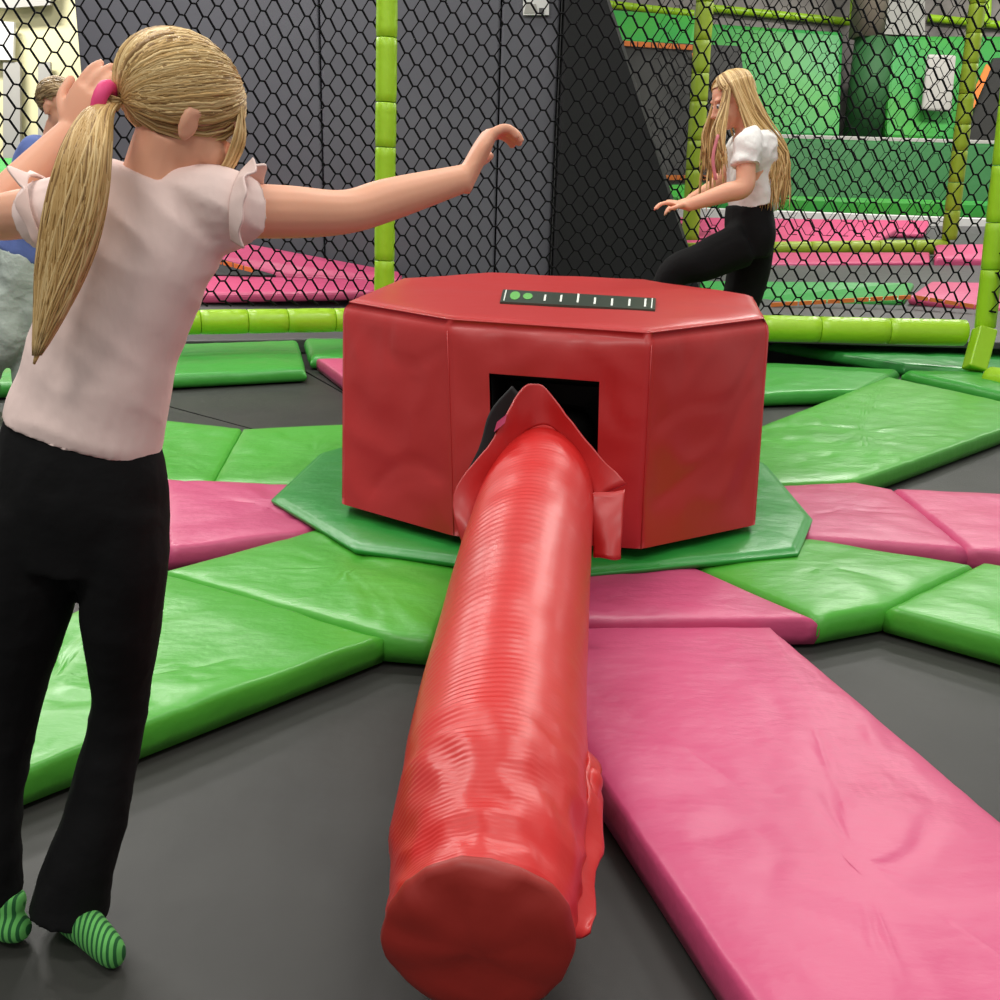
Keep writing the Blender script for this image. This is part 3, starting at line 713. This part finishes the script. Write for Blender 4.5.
dashes(uy(640, 180, 11.17), uy(712, 180, 11.17), 10, 0, .05, '', tr)
dashes(uy(692, 52, 11.6), uy(712, 180, 11.15), 10, 0, .05, '', tr)
slab('far_pad', [(640, 198), (720, 196), (720, 184), (640, 184)], [10.8, 10.8, 11.1, 11.1], M_GREENP, .08, 'thin green pad at the foot of the tilted trampoline', 'pad', G2)
tr = thing('tilted_trampoline', 'dark trampoline with an orange left border at the right edge behind the post', 'trampoline', tuple(uy(990, 140, 13.8)))
flat('jump_bed', [(963, 142), (1060, 144), (1060, 56), (994, 58)], [13.9, 13.9, 14.0, 14.0], M_BED, .06, parent=tr, bev=0)
flat('orange_edging', [(967, 106), (973, 110), (991, 68), (987, 64)], 13.82, M_ORANGE, .03, parent=tr, bev=0)
# far net frame
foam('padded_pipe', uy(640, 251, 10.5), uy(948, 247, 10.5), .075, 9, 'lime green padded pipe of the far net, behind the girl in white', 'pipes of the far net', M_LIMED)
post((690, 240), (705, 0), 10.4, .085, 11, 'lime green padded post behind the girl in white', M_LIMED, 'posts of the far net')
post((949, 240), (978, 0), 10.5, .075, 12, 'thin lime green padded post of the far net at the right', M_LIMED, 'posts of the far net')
foam('padded_pipe', uy(598, 3, 15.13), uy(694, 14, 15.13), .05, 5, 'thin lime pipe high on the far wall, left of the far post', 'pipes on the far wall', M_LIME)
foam('padded_pipe', uy(708, 8, 15.13), uy(850, 22, 15.13), .05, 7, 'thin lime pipe high on the far wall, above the girl in white', 'pipes on the far wall', M_LIME)
foam('padded_pipe', uy(928, 18, 15.13), uy(1010, 26, 15.13), .05, 5, 'thin lime pipe high on the far wall at the right', 'pipes on the far wall', M_LIME)
foam('padded_post', uy(853, 24, 14.85), uy(856, -40, 14.85), .05, 2, 'thin lime upright on the far wall left of the column', None, M_LIME, 'post')
foam('padded_post', uy(985, 24, 14.85), uy(988, -40, 14.85), .07, 2, 'thin lime upright on the far wall at the top right', None, M_LIME, 'post')
a_ = uy(640, 240, 10.5); b_ = uy(948, 240, 10.5)
net('safety_net', (a_.x, a_.y), (b_.x, b_.y), a_.z+.1, 4.0, .085, .16, .0032, 'black hexagonal net of the far court, behind the girl in white', seed=31)

# ------------------------------------------------------------------ people
def frame(fwd, up=(0, 0, 1)):
    y = V(fwd).normalized(); z = V(up)-y*V(up).dot(y); z.normalize(); x = y.cross(z)
    return Matrix((x, y, z)).transposed()
def headM(pos, fwd, s, up=(0, 0, 1)):
    M_ = (frame(fwd, up)*s).to_4x4() if False else Matrix.Translation(V(pos)) @ frame(fwd, up).to_4x4() @ Matrix.Scale(s, 4)
    return M_
CR = (.0, -.012, .03); CRR = (.073, .092, .080)
def add_head(mb, M_):
    mb.ell(CR, CRR, M_, 24)
    mb.ell((0, .022, -.025), (.060, .062, .075), M_, 24)
    mb.ell((0, .045, -.075), (.034, .034, .028), M_)
    mb.ell((0, .068, -.088), (.017, .016, .014), M_)
    for s in (-1, 1):
        mb.ell((s*.034, .050, -.035), (.026, .030, .028), M_)
        mb.ell((s*.030, .070, .026), (.026, .014, .010), M_)
        mb.ell((s*.073, -.002, -.012), (.008, .015, .026), M_)
        mb.ell((s*.079, -.010, -.004), (.005, .009, .018), M_)
        mb.ell((s*.077, -.002, .010), (.005, .014, .006), M_)
        mb.ell((s*.012, .090, -.033), (.008, .009, .007), M_)
    mb.tube([M_ @ V((0, .078, .012)), M_ @ V((0, .090, -.012)), M_ @ V((0, .102, -.030)), M_ @ V((0, .090, -.038))], [.008*M_.to_scale().x, .009*M_.to_scale().x, .0115*M_.to_scale().x, .007*M_.to_scale().x], 10)
    mb.ell((0, .082, -.058), (.020, .008, .008), M_)
def face_details(M_, parent, lashes=True):
    for s in (-1, 1):
        mb = MB(); mb.ell((s*.029, .0715, .004), (.0135, .011, .0095), M_, 16, 0); mb.ell((s*.030, .0795, .002), (.0085, .0035, .0080), M_, 12, 1)
        mb.build('eye', [M_EYEW, M_IRIS], parent)
    mb = MB(); mb.ell((0, .088, -.055), (.019, .006, .0045), M_, 16); mb.ell((0, .087, -.063), (.016, .0065, .005), M_, 16); mb.build('lips', M_LIP, parent)
def add_hand(mb, w, d, pn, sd, s=1, curl=.5, thumb=True, spread=.12):
    """w wrist, d pointing direction, pn palm normal, sd side of thumb (+ along cross)"""
    d = V(d).normalized(); pn = (V(pn)-d*V(pn).dot(d)).normalized(); ac = d.cross(pn)*sd
    w = V(w)
    smtube(mb, [w-d*.02*s, w+d*.02*s, w+d*.055*s, w+d*.082*s], [(.024*s, .018*s), (.030*s, .016*s), (.038*s, .015*s), (.036*s, .012*s)], 14, 4, side=ac)
    for k, (off, ln) in enumerate(((.026, .066), (.009, .074), (-.009, .069), (-.026, .054))):
        b = w+d*.074*s+ac*off*s; dd = (d+ac*off*spread*20).normalized(); ang = 0; p = b; pts = [b-dd*.012*s, b]; 
        for ph, fr in enumerate((.45, .3, .25)):
            ang += curl*(.7, 1.0, .8)[ph]; q_ = dd*math.cos(ang)+pn*math.sin(ang); p = p+q_*ln*fr*s; pts.append(p.copy())
        smtube(mb, pts, [.0088*s, .0088*s, .0080*s, .0074*s, .0060*s], 10, 4)
    if thumb:
        b = w+d*.022*s+ac*.024*s; t1 = (ac*.8+d*.6+pn*.25).normalized(); p1 = b+t1*.034*s; t2 = (ac*.35+d*.85+pn*.45).normalized(); p2 = p1+t2*.028*s; p3 = p2+t2*.016*s
        smtube(mb, [b-t1*.012*s, b, p1, p2, p3], [.0105*s, .0125*s, .0100*s, .0090*s, .0068*s], 10, 4)
def limb(mb, pts, rad, side=None, n=16): smtube(mb, pts, rad, n, 6, side)
def slerp(a, b, t):
    a = a.normalized(); b = b.normalized(); w = math.acos(max(-1, min(1, a.dot(b))))
    if w < 1e-4: return a
    return (a*math.sin((1-t)*w)+b*math.sin(t*w))/math.sin(w)
def strand(mb, pts, r, mi):
    n_ = len(pts)
    rr = [r*(.55+.45*math.sin(math.pi*min(1, .15+.8*i/(n_-1)))) for i in range(n_)]
    rr[-1] = r*.2; mb.tube(pts, rr, 4, mi)
def hs(M_, d, k=1.06):   # point on scalp
    d = d.normalized(); return M_ @ V((CR[0]+d.x*CRR[0]*k, CR[1]+d.y*CRR[1]*k, CR[2]+d.z*CRR[2]*k))
def hair_shell(mb, M_, k=1.05, front=.55, low=-.45):
    """scalp shell leaving the face open"""
    n_ = 40; m_ = 26; vs = []; idx = {}
    fs = []
    for i in range(m_+1):
        th = math.pi*i/m_
        for j in range(n_):
            ph = 2*math.pi*j/n_; d = V((math.sin(th)*math.cos(ph), math.sin(th)*math.sin(ph), math.cos(th)))
            vs.append(hs(M_, d, k+.015*noise.noise(d*6)))
    def ok(d):
        if d.z < low: return False
        if d.y > .30 and d.z < .38+.25*(d.y-.3)*0+ (0.15 if abs(d.x) < .5 else -.05): return False
        if abs(d.x) > .45 and d.y > -.12 and d.z < .06: return False
        return True
    for i in range(m_):
        for j in range(n_):
            th = math.pi*(i+.5)/m_; ph = 2*math.pi*(j+.5)/n_; d = V((math.sin(th)*math.cos(ph), math.sin(th)*math.sin(ph), math.cos(th)))
            if ok(d): fs.append((i*n_+j, i*n_+(j+1) % n_, (i+1)*n_+(j+1) % n_, (i+1)*n_+j))
    mb.add(vs, fs, 1)

# ---------- near girl
G = thing('person', 'child with long blonde ponytail, pale pink top and black leggings, arms spread, left foreground', 'person', tuple(uz(60, 945, 0)))
Y0 = 1.26
def g(x, y, dy=0): return uy(x, y, Y0+dy)
hM = headM(g(181, 114, .01), (.74, .50, -.42), .755, (.32, .05, 1))
body = MB()
add_head(body, hM)
neck_b = g(150, 192, -.01); chest = g(138, 262); waist = g(105, 375, .0); pel = g(84, 470, 0)
limb(body, [g(168, 135, .0), g(158, 160, .0), g(149, 200, 0)], [.036, .035, .040])
limb(body, [g(150, 188, .0), g(143, 215, .0), chest, g(120, 330), waist, g(90, 440), g(84, 500)], [(.04, .032), (.075, .040), (.078, .05), (.068, .048), (.066, .045), (.08, .055), (.075, .05)], side=(1, 0, 0), n=24)
# right arm reaching out
shR = g(222, 212, 0); elR = uy(345, 212, 1.38); wrR = uy(466, 178, 1.52)
limb(body, [g(185, 212, 0), g(215, 210, 0), shR.lerp(elR, .5), elR, elR.lerp(wrR, .35), wrR], [.025, .032, .033, .0285, .0285, .0195])
hd = (uy(498, 118, 1.55)-wrR).normalized()
add_hand(body, wrR, hd, V((.85, .15, -.5)), 1, .88, .8)
# left arm folded up behind the head
shL = g(58, 212, .02); elL = uy(-8, 216, 1.36); wrL = uy(70, 134, 1.46)
limb(body, [g(90, 212, 0), shL, shL.lerp(elL, .5), elL, elL.lerp(wrL, .4), wrL], [.03, .034, .031, .028, .027, .020])
add_hand(body, wrL, uy(96, 84, 1.46)-wrL, V((.3, .95, 0)), 1, .80, .35)
# legs
hipL = g(45, 480, 0); knL = uy(10, 690, 1.28); anL = uy(4, 905, 1.24)
hipR = g(118, 480, 0); knR = uy(119, 680, 1.29); anR = uy(60, 905, 1.25)
limb(body, [g(40, 490), g(30, 580), g(10, 680, .02), uy(-4, 760, 1.28), uy(-10, 830, 1.26), anL], [.05, .044, .034, .028, .026, .022])
limb(body, [g(120, 490), g(123, 580), g(120, 670, .03), uy(115, 730, 1.30), uy(98, 810, 1.28), uy(80, 860, 1.26), anR], [.048, .042, .030, .027, .027, .024, .022])
heelR = V((uz(48, 932, .03).x, 1.27, .035)); toeR = uz(112, 952, .03)
heelL = V((uz(-30, 925, .03).x, 1.26, .035)); toeL = uz(16, 930, .03)
limb(body, [anR, heelR+V((0, 0, .004)), heelR.lerp(toeR, .5)+V((0, 0, .006)), toeR], [.020, .022, (.024, .014), (.016, .010)])
limb(body, [anL, heelL+V((0, 0, .004)), heelL.lerp(toeL, .5)+V((0, 0, .006)), toeL], [.020, .022, (.024, .014), (.016, .010)])
bo = remesh(body, 'body', M_SKIN, G, .0032, 3)
face_details(hM, G)
# socks
sk = MB(); limb(sk, [anR.lerp(knR, .04), anR, heelR+V((0, 0, .002)), heelR.lerp(toeR, .5)+V((0, 0, .003)), toeR, toeR+(toeR-heelR).normalized()*.016], [.028, .030, .033, (.036, .026), (.029, .020), (.012, .01)])
remesh(sk, 'sock', M_SOCK, G, .005, 2)['label'] = 'green striped grip sock'
sk = MB(); limb(sk, [anL.lerp(knL, .04), anL, heelL, heelL.lerp(toeL, .5)+V((0, 0, .003)), toeL, toeL+(toeL-heelL).normalized()*.016], [.028, .030, .033, (.036, .026), (.029, .020), (.012, .01)])
remesh(sk, 'sock', M_SOCK, G, .005, 2)
# leggings (flared)
lg = MB()
limb(lg, [g(84, 420), g(82, 455), g(82, 500), g(80, 560)], [(.096, .07), (.108, .082), (.112, .088), (.095, .08)], side=(1, 0, 0), n=24)
limb(lg, [g(38, 500), g(30, 580), g(10, 680, .02), uy(-4, 760, 1.28), uy(-10, 830, 1.26), uy(-12, 892, 1.25)], [(.068, .075), (.064, .07), (.053, .058), (.046, .05), (.046, .05), (.050, .052)], side=(1, 0, 0))
limb(lg, [g(122, 500), g(123, 580), g(120, 670, .03), uy(115, 730, 1.30), uy(98, 810, 1.28), uy(80, 860, 1.26), uy(69, 912, 1.25)], [(.060, .075), (.057, .07), (.044, .056), (.041, .05), (.046, .05), (.052, .054), (.058, .058)], side=(1, 0, 0))
remesh(lg, 'leggings', M_BPANT, G, .006, 4, lambda p, nn: (nz(p, 9)*.006-abs(nz(p, 16, 5))*.004))
# top
tp = MB()
limb(tp, [g(154, 175), g(150, 188), g(142, 222), g(131, 270), g(115, 325), g(98, 380), g(86, 420), g(82, 437)], [(.048, .042), (.100, .050), (.104, .066), (.094, .072), (.090, .072), (.095, .074), (.101, .080), (.103, .082)], side=(1, 0, 0), n=28)
limb(tp, [g(170, 192), g(205, 200), g(230, 206), g(246, 210, .02)], [.036, .048, .050, .048])
limb(tp, [g(175, 225), g(205, 228), g(232, 222)], [.03, .034, .036])
limb(tp, [g(105, 200), g(80, 206), g(60, 212), g(46, 216, .02)], [.036, .044, .048, .048])
limb(tp, [g(100, 228), g(70, 230), g(52, 226)], [.03, .036, .036])
def fold(p, nn): return -abs(noise.noise(V((p.x*9+p.z*5, p.y*6, p.z*16+p.x*7))))*.008+nz(p, 7)*.007
top_o = remesh(tp, 'top', M_PTEE, G, .005, 4, fold)
# frilled cap sleeves
def frill(pts, nrm_c, name='sleeve_frill'):
    rows = []
    inner = [V(p) for p in pts]
    for t in (0, .5, 1):
        rows.append([p+(p-V(nrm_c)).normalized()*(.030*t)+V((0, 0, -.006*t))+V((nz(p, 60), nz(p, 60, 2), nz(p, 60, 5)))*.016*t for p in inner])
    return sheet(name, rows, M_PTEE, top_o, .003, 4, .003)
cR = g(222, 214); fr = []
for k in range(13):
    a = math.pi*1.25*k/12-.35*math.pi+.25
    fr.append(g(240, 210, .0)+V((.006*math.sin(a), -.046*math.cos(a*1.0), .046*math.sin(a))))
rows = []
for t in (0, .5, 1):
    rows.append([p+V((.016*t, 0, .003*t))+(p-g(240, 210)).normalized()*.008*t+V((nz(p, 70), nz(p, 70, 2), nz(p, 70, 5)))*.012*t for p in fr])
sheet('sleeve_frill', rows, M_PTEE, top_o, .003, 4, .003)
fr = [g(50, 216, .0)+V((-.01*math.sin(a), -.046*math.cos(a), .048*math.sin(a))) for a in [math.pi*1.25*k/12-.35*math.pi+.25 for k in range(13)]]
rows = [[p+V((-.012*t, 0, .002*t))+(p-g(50, 216)).normalized()*.006*t+V((nz(p, 70), nz(p, 70, 2), nz(p, 70, 5)))*.014*t for p in fr] for t in (0, .5, 1)]
sheet('sleeve_frill', rows, M_PTEE, top_o, .003, 4, .003)
# hair
tie = g(108, 103, -.045)
hr = MB(); hair_shell(hr, hM, 1.06)
tl = (hM.inverted() @ tie-V(CR)); tdir = V((tl.x/CRR[0], tl.y/CRR[1], tl.z/CRR[2])).normalized()
def ok_start():
    while True:
        d = V((random.gauss(0, 1), random.gauss(0, 1), random.gauss(0, 1))).normalized()
        if d.y > .2 and d.z < .33: continue
        if d.z < -.62: continue
        if abs(d.x) > .42 and d.y > -.08 and d.z < .10: continue
        return d
for i in range(1700):
    d = ok_start(); pts = []
    k = random.uniform(1.06, 1.11); n_ = 9
    for j in range(n_):
        t = j/(n_-1); q_ = slerp(d, tdir, t); pts.append(hs(hM, q_+V((0, 0, .12*math.sin(math.pi*t)*random.uniform(.2, 1))), k))
    pts.append(tie+V((random.uniform(-.008, .008), random.uniform(-.008, .008), random.uniform(-.008, .008))))
    strand(hr, pts, random.uniform(.0012, .0026), random.choice((0, 0, 0, 1, 1, 1, 2)))
# loose strands by the ear and over the brow
for i in range(30):
    d = V((random.uniform(-.3, .6), .62+random.uniform(-.25, .35), .50+random.uniform(-.1, .3))); st = hs(hM, d, 1.08)
    a = V((.0, 0, 0)); xx = random.uniform(-.02, .075)
    xx -= .012; e1 = hM @ V((.050+xx*.3, .088-abs(xx)*.4, .02)); e2 = hM @ V((.046+xx*.3, .094-abs(xx)*.4, -.035)); e3 = hM @ V((.040+xx*.3, .084-abs(xx)*.3, -.075+random.uniform(-.01, .03)))
    strand(hr, [V(q_) for q_ in cr([tuple(st), tuple(e1), tuple(e2), tuple(e3)], 4)], random.uniform(.0008, .0018), random.choice((0, 0, 1)))
ho = hr.build('hair', M_HAIR, G, True, False)
pt = MB(); path = [tie, g(96, 117, -.075), g(86, 150, -.11), g(76, 205, -.12), g(64, 262, -.12), g(50, 315, -.12), g(34, 364, -.12)]
wid = [(.009, .009), (.014, .013), (.021, .016), (.026, .018), (.024, .015), (.014, .01), (.002, .002)]
smtube(pt, path, [(a*.72, b_*.72) for a, b_ in wid], 16, 6, side=(1, 0, 0), mi=1)
for i in range(900):
    a = random.uniform(0, 6.283); r_ = random.uniform(.96, 1.22) if random.random() < .7 else random.uniform(.6, 1); en = random.uniform(.75, 1.0)
    pts = []
    base = cr([tuple(p)+w for p, w in zip(path, wid)], 4); cnt = int(len(base)*en)
    for j, b in enumerate(base[:cnt]):
        aa = a+.5*math.sin(j*.18+i)
        pts.append(V((b[0]+b[3]*r_*math.cos(aa)*1.05, b[1]+b[4]*r_*math.sin(aa), b[2])))
    strand(pt, pts, random.uniform(.0009, .0019), random.choice((0, 0, 1, 1, 1, 2)))
pt.build('ponytail', M_HAIR, ho, True, False)
mb = MB(); c0 = tie+V((-.004, 0, .0)); rr_ = []
for k in range(17):
    a = 2*math.pi*k/16; rr_.append(c0+V((.006*math.sin(a), .017*math.cos(a), .017*math.sin(a))))
mb.tube(rr_, .0085, 8, cap=False); mb.build('hair_band', M_TIE, ho)

# ---------- girl in white behind the drum
G2_ = thing('person', 'girl in white T-shirt and black trousers behind the drum, long fair hair, looking down', 'person', tuple(uy(740, 400, 4.6)))
Yb = 4.55
def h(x, y, dy=0): return uy(x, y, Yb+dy)
hM2 = headM(h(733, 101), (-.93, -.10, -.40), 1.0, (-.2, 0, 1))
b2 = MB(); add_head(b2, hM2)
limb(b2, [h(742, 112), h(748, 128), h(752, 140)], [.05, .048, .052])
limb(b2, [h(750, 128), h(752, 150), h(750, 178), h(748, 202), h(748, 225), h(750, 250)], [(.06, .07), (.095, .16), (.09, .15), (.08, .125), (.1, .15), (.1, .15)], side=(1, 0, 0), n=24)
sh = h(748, 146, -.17); el = h(744, 187, -.22); wr_ = h(686, 206, -.26)
limb(b2, [h(750, 140, -.1), sh, sh.lerp(el, .5), el, el.lerp(wr_, .3), el.lerp(wr_, .7), wr_], [.04, .042, .040, .041, .040, .031, .025])
add_hand(b2, wr_, h(660, 201, -.26)-wr_, V((-.2, 0, -1)), 1, .98, .45)
sh2 = h(744, 146, .17); el2 = h(722, 180, .22); wr2 = h(690, 200, .2)
limb(b2, [h(748, 140, .1), sh2, el2, wr2], [.05, .05, .038, .024]); add_hand(b2, wr2, h(670, 206, .2)-wr2, V((0, 0, -1)), -1, .95, .4)
remesh(b2, 'body', M_SKIN, G2_, .006, 2)
face_details(hM2, G2_)
tr2 = MB()
hipz = h(750, 240)
limb(tr2, [h(748, 202), h(749, 215), h(750, 235), h(748, 255)], [(.098, .135), (.108, .15), (.112, .165), (.10, .15)], side=(1, 0, 0), n=24)
k1 = h(672, 276, -.12); k0 = h(742, 244, -.09)
limb(tr2, [k0, k0.lerp(k1, .5), k1, V((k1.x-.02, k1.y, .55)), V((k1.x+.05, k1.y, .22)), V((k1.x+.06, k1.y, .15))], [.10, .088, .070, .062, .056, .058])
k2 = h(738, 330, .1)
limb(tr2, [h(752, 245, .09), h(744, 290, .1), k2, V((k2.x+.03, k2.y, .18))], [.105, .092, .068, .06])
remesh(tr2, 'trousers', M_BPANT, G2_, .012, 3, lambda p, nn: nz(p, 7)*.01)
for (fx, fy) in ((k1.x+.05, k1.y), (k2.x+.02, k2.y)):
    s_ = MB(); limb(s_, [(fx, fy, .18), (fx, fy, .135), (fx-.09, fy, .125), (fx-.17, fy, .118)], [.04, .042, (.042, .03), (.03, .016)]); remesh(s_, 'sock', M_SOCKG, G2_, .01, 2)
ts = MB()
limb(ts, [h(749, 130), h(752, 142), h(752, 165), h(751, 185), h(753, 200), h(754, 206)], [(.07, .09), (.105, .165), (.108, .165), (.102, .15), (.106, .15), (.11, .155)], side=(1, 0, 0), n=28)
limb(ts, [h(752, 138, -.12), sh+V((0, 0, .0)), sh.lerp(el, .30), sh.lerp(el, .5)], [.055, .062, .064, .068])
limb(ts, [h(748, 138, .12), sh2, sh2.lerp(el2, .5)], [.06, .068, .07])
limb(ts, [h(752, 146, -.14), h(757, 165, -.10), h(757, 185, -.08)], [.07, .07, .06])
limb(ts, [h(760, 190, 0), h(770, 202, 0), h(778, 208, 0)], [.06, .05, .012])
remesh(ts, 't_shirt', M_WTEE, G2_, .009, 3, lambda p, nn: nz(p, 12)*.012-abs(nz(p, 20, 4))*.008)
mb = MB(); mb.tube([V(q_) for q_ in cr([tuple(h(718, 135, -.13)), tuple(h(713, 158, -.15)), tuple(h(716, 180, -.16))], 4)], .007, 6); mb.build('lanyard', mat('pink_ribbon', rgb(205, 120, 130), .7), G2_)
hr = MB(); hair_shell(hr, hM2, 1.06)
for i in range(520):
    part = random.uniform(-.1, .1); sgn = random.choice((-1, 1))
    fr_ = random.uniform(-.9, .75)
    d0 = V((part, fr_*.7, 1)); d1 = V((sgn*.95, fr_, .25)); pts = []
    k = random.uniform(1.06, 1.13)
    for j in range(6): pts.append(hs(hM2, slerp(d0, d1, j/5), k))
    wv = pts[-1]
    Lh = random.uniform(.35, .50) if fr_ < .35 else random.uniform(.22, .34)
    side_y = wv.y+sgn*random.uniform(-.01, .03)*-1
    if fr_ > .3: tx = uy(random.uniform(704, 718), 150, Yb).x
    else: tx = uy(random.uniform(752, 779), 180, Yb).x
    midx = wv.x*.55+tx*.45
    pts.append(V((midx, wv.y-.02 if wv.y < Yb else wv.y+.02, wv.z-Lh*.35)))
    pts.append(V((tx, (wv.y-.05 if wv.y < Yb else wv.y+.02), wv.z-Lh*.7)))
    pts.append(V((tx+random.uniform(-.01, .03), wv.y-.06 if wv.y < Yb else wv.y, wv.z-Lh)))
    pts = [V(q_) for q_ in cr([tuple(p) for p in pts], 3)]
    strand(hr, pts, random.uniform(.003, .0062), random.choice((0, 0, 1, 1, 1, 2)))
hr.build('hair', M_HAIR, G2_, True, False)

# ---------- boy at the left edge
B = thing('person', 'boy with short fair hair, blue shirt and pale trousers at the left edge', 'person', tuple(uy(10, 390, 4.9)))
Yc = 4.8
def b(x, y, dy=0): return uy(x, y, Yc+dy)
hM3 = headM(b(61, 108), (.8, -.3, -.3), 1.08)
b3 = MB(); add_head(b3, hM3)
limb(b3, [b(58, 125), b(52, 142), b(48, 155)], [.05, .045, .05])
limb(b3, [b(50, 148), b(45, 170), b(40, 200), b(34, 240), b(30, 265)], [(.06, .06), (.13, .08), (.13, .09), (.11, .09), (.12, .09)], side=(1, 0, 0), n=24)
shb = b(66, 160, -.02); elb = b(92, 185, -.12); wrb = b(112, 210, -.25)
limb(b3, [b(55, 158), shb, elb, wrb], [.045, .045, .036, .024]); add_hand(b3, wrb, V((.7, -.5, -.3)), V((0, 0, -1)), 1, .85, .4)
shb2 = b(26, 168, .05); elb2 = b(30, 205, .3); wrb2 = b(50, 215, .4)
limb(b3, [b(40, 160), shb2, elb2, wrb2], [.045, .045, .036, .024]); add_hand(b3, wrb2, V((.9, .3, -.1)), V((0, 0, -1)), -1, .85, .4)
remesh(b3, 'body', M_SKIN, B, .007, 2); face_details(hM3, B)
t3 = MB(); limb(t3, [b(53, 143), b(47, 160), b(42, 200), b(34, 240), b(30, 258)], [(.07, .07), (.145, .095), (.14, .105), (.135, .105), (.14, .11)], side=(1, 0, 0), n=24)
limb(t3, [b(55, 158), shb, shb.lerp(elb, .6)], [.05, .058, .06]); limb(t3, [b(40, 160), shb2, shb2.lerp(elb2, .5)], [.05, .058, .06])
remesh(t3, 't_shirt', M_BTEE, B, .01, 3, lambda p, nn: nz(p, 12)*.01)
t3 = MB(); limb(t3, [b(30, 252), b(28, 275), b(26, 295)], [(.14, .11), (.15, .12), (.13, .11)], side=(1, 0, 0), n=24)
limb(t3, [b(18, 280), b(12, 310, -.03), b(8, 338, -.05), b(-10, 362, 0), b(-14, 378, .02)], [.10, .095, .085, .075, .07])
limb(t3, [b(38, 280), b(36, 310, .0), b(34, 338, .02), b(28, 365, .05), b(26, 385, .06)], [.10, .095, .08, .075, .07])
remesh(t3, 'trousers', M_GPANT, B, .01, 3, lambda p, nn: nz(p, 6)*.014-abs(nz(p, 12, 3))*.010)
for (px, dy) in ((-14, .02), (26, .06)):
    p0 = b(px, 384, dy); s_ = MB(); limb(s_, [p0, (p0.x, p0.y, .14), (p0.x+.06, p0.y-.05, .12), (p0.x+.1, p0.y-.09, .115)], [.035, .036, .034, .02]); remesh(s_, 'sock', M_SOCKG, B, .01, 2)
hr = MB(); hair_shell(hr, hM3, 1.07)
for i in range(420):
    d = ok_start(); pts = []; dd = (d+V((random.uniform(-.5, .5), -.4, -.35))).normalized()
    for j in range(5): pts.append(hs(hM3, slerp(d, dd, j/4), 1.07+.03*j/4*random.uniform(.3, 2.2)))
    strand(hr, pts, random.uniform(.003, .006), random.choice((0, 1, 1, 2)))
hr.build('hair', M_HAIRB, B, True, False)

# ------------------------------------------------------------------ light
w = bpy.data.worlds.new('world'); sc.world = w; w.use_nodes = True
w.node_tree.nodes['Background'].inputs[0].default_value = (1, .99, .96, 1); w.node_tree.nodes['Background'].inputs[1].default_value = .32
def area(x, y, z, sx, sy, e, col=(1, .97, .92), rot=(0, 0, 0)):
    l = bpy.data.lights.new('ceiling_lamp', 'AREA'); l.shape = 'RECTANGLE'; l.size = sx; l.size_y = sy; l.energy = e; l.color = col
    o = bpy.data.objects.new('ceiling_lamp', l); COL.objects.link(o); o.location = (x, y, z); o.rotation_euler = rot
for (x, y, e) in ((-1.6, -1.8, 80), (1.6, -1.8, 45), (-2.5, 1.5, 50), (1.8, 1.5, 38), (-2.5, 5, 80), (1.5, 4.8, 75), (-3, 8, 100), (3.5, 8, 100), (5, 11.5, 200), (-6, 10, 300), (10, 12, 200)):
    area(x, y, 5.2, 1.6, .5, e)
vs_ = sc.view_settings; vs_.view_transform = 'Standard'; vs_.look = 'None'; vs_.gamma = 1; vs_.use_curve_mapping = False; vs_.exposure = .35
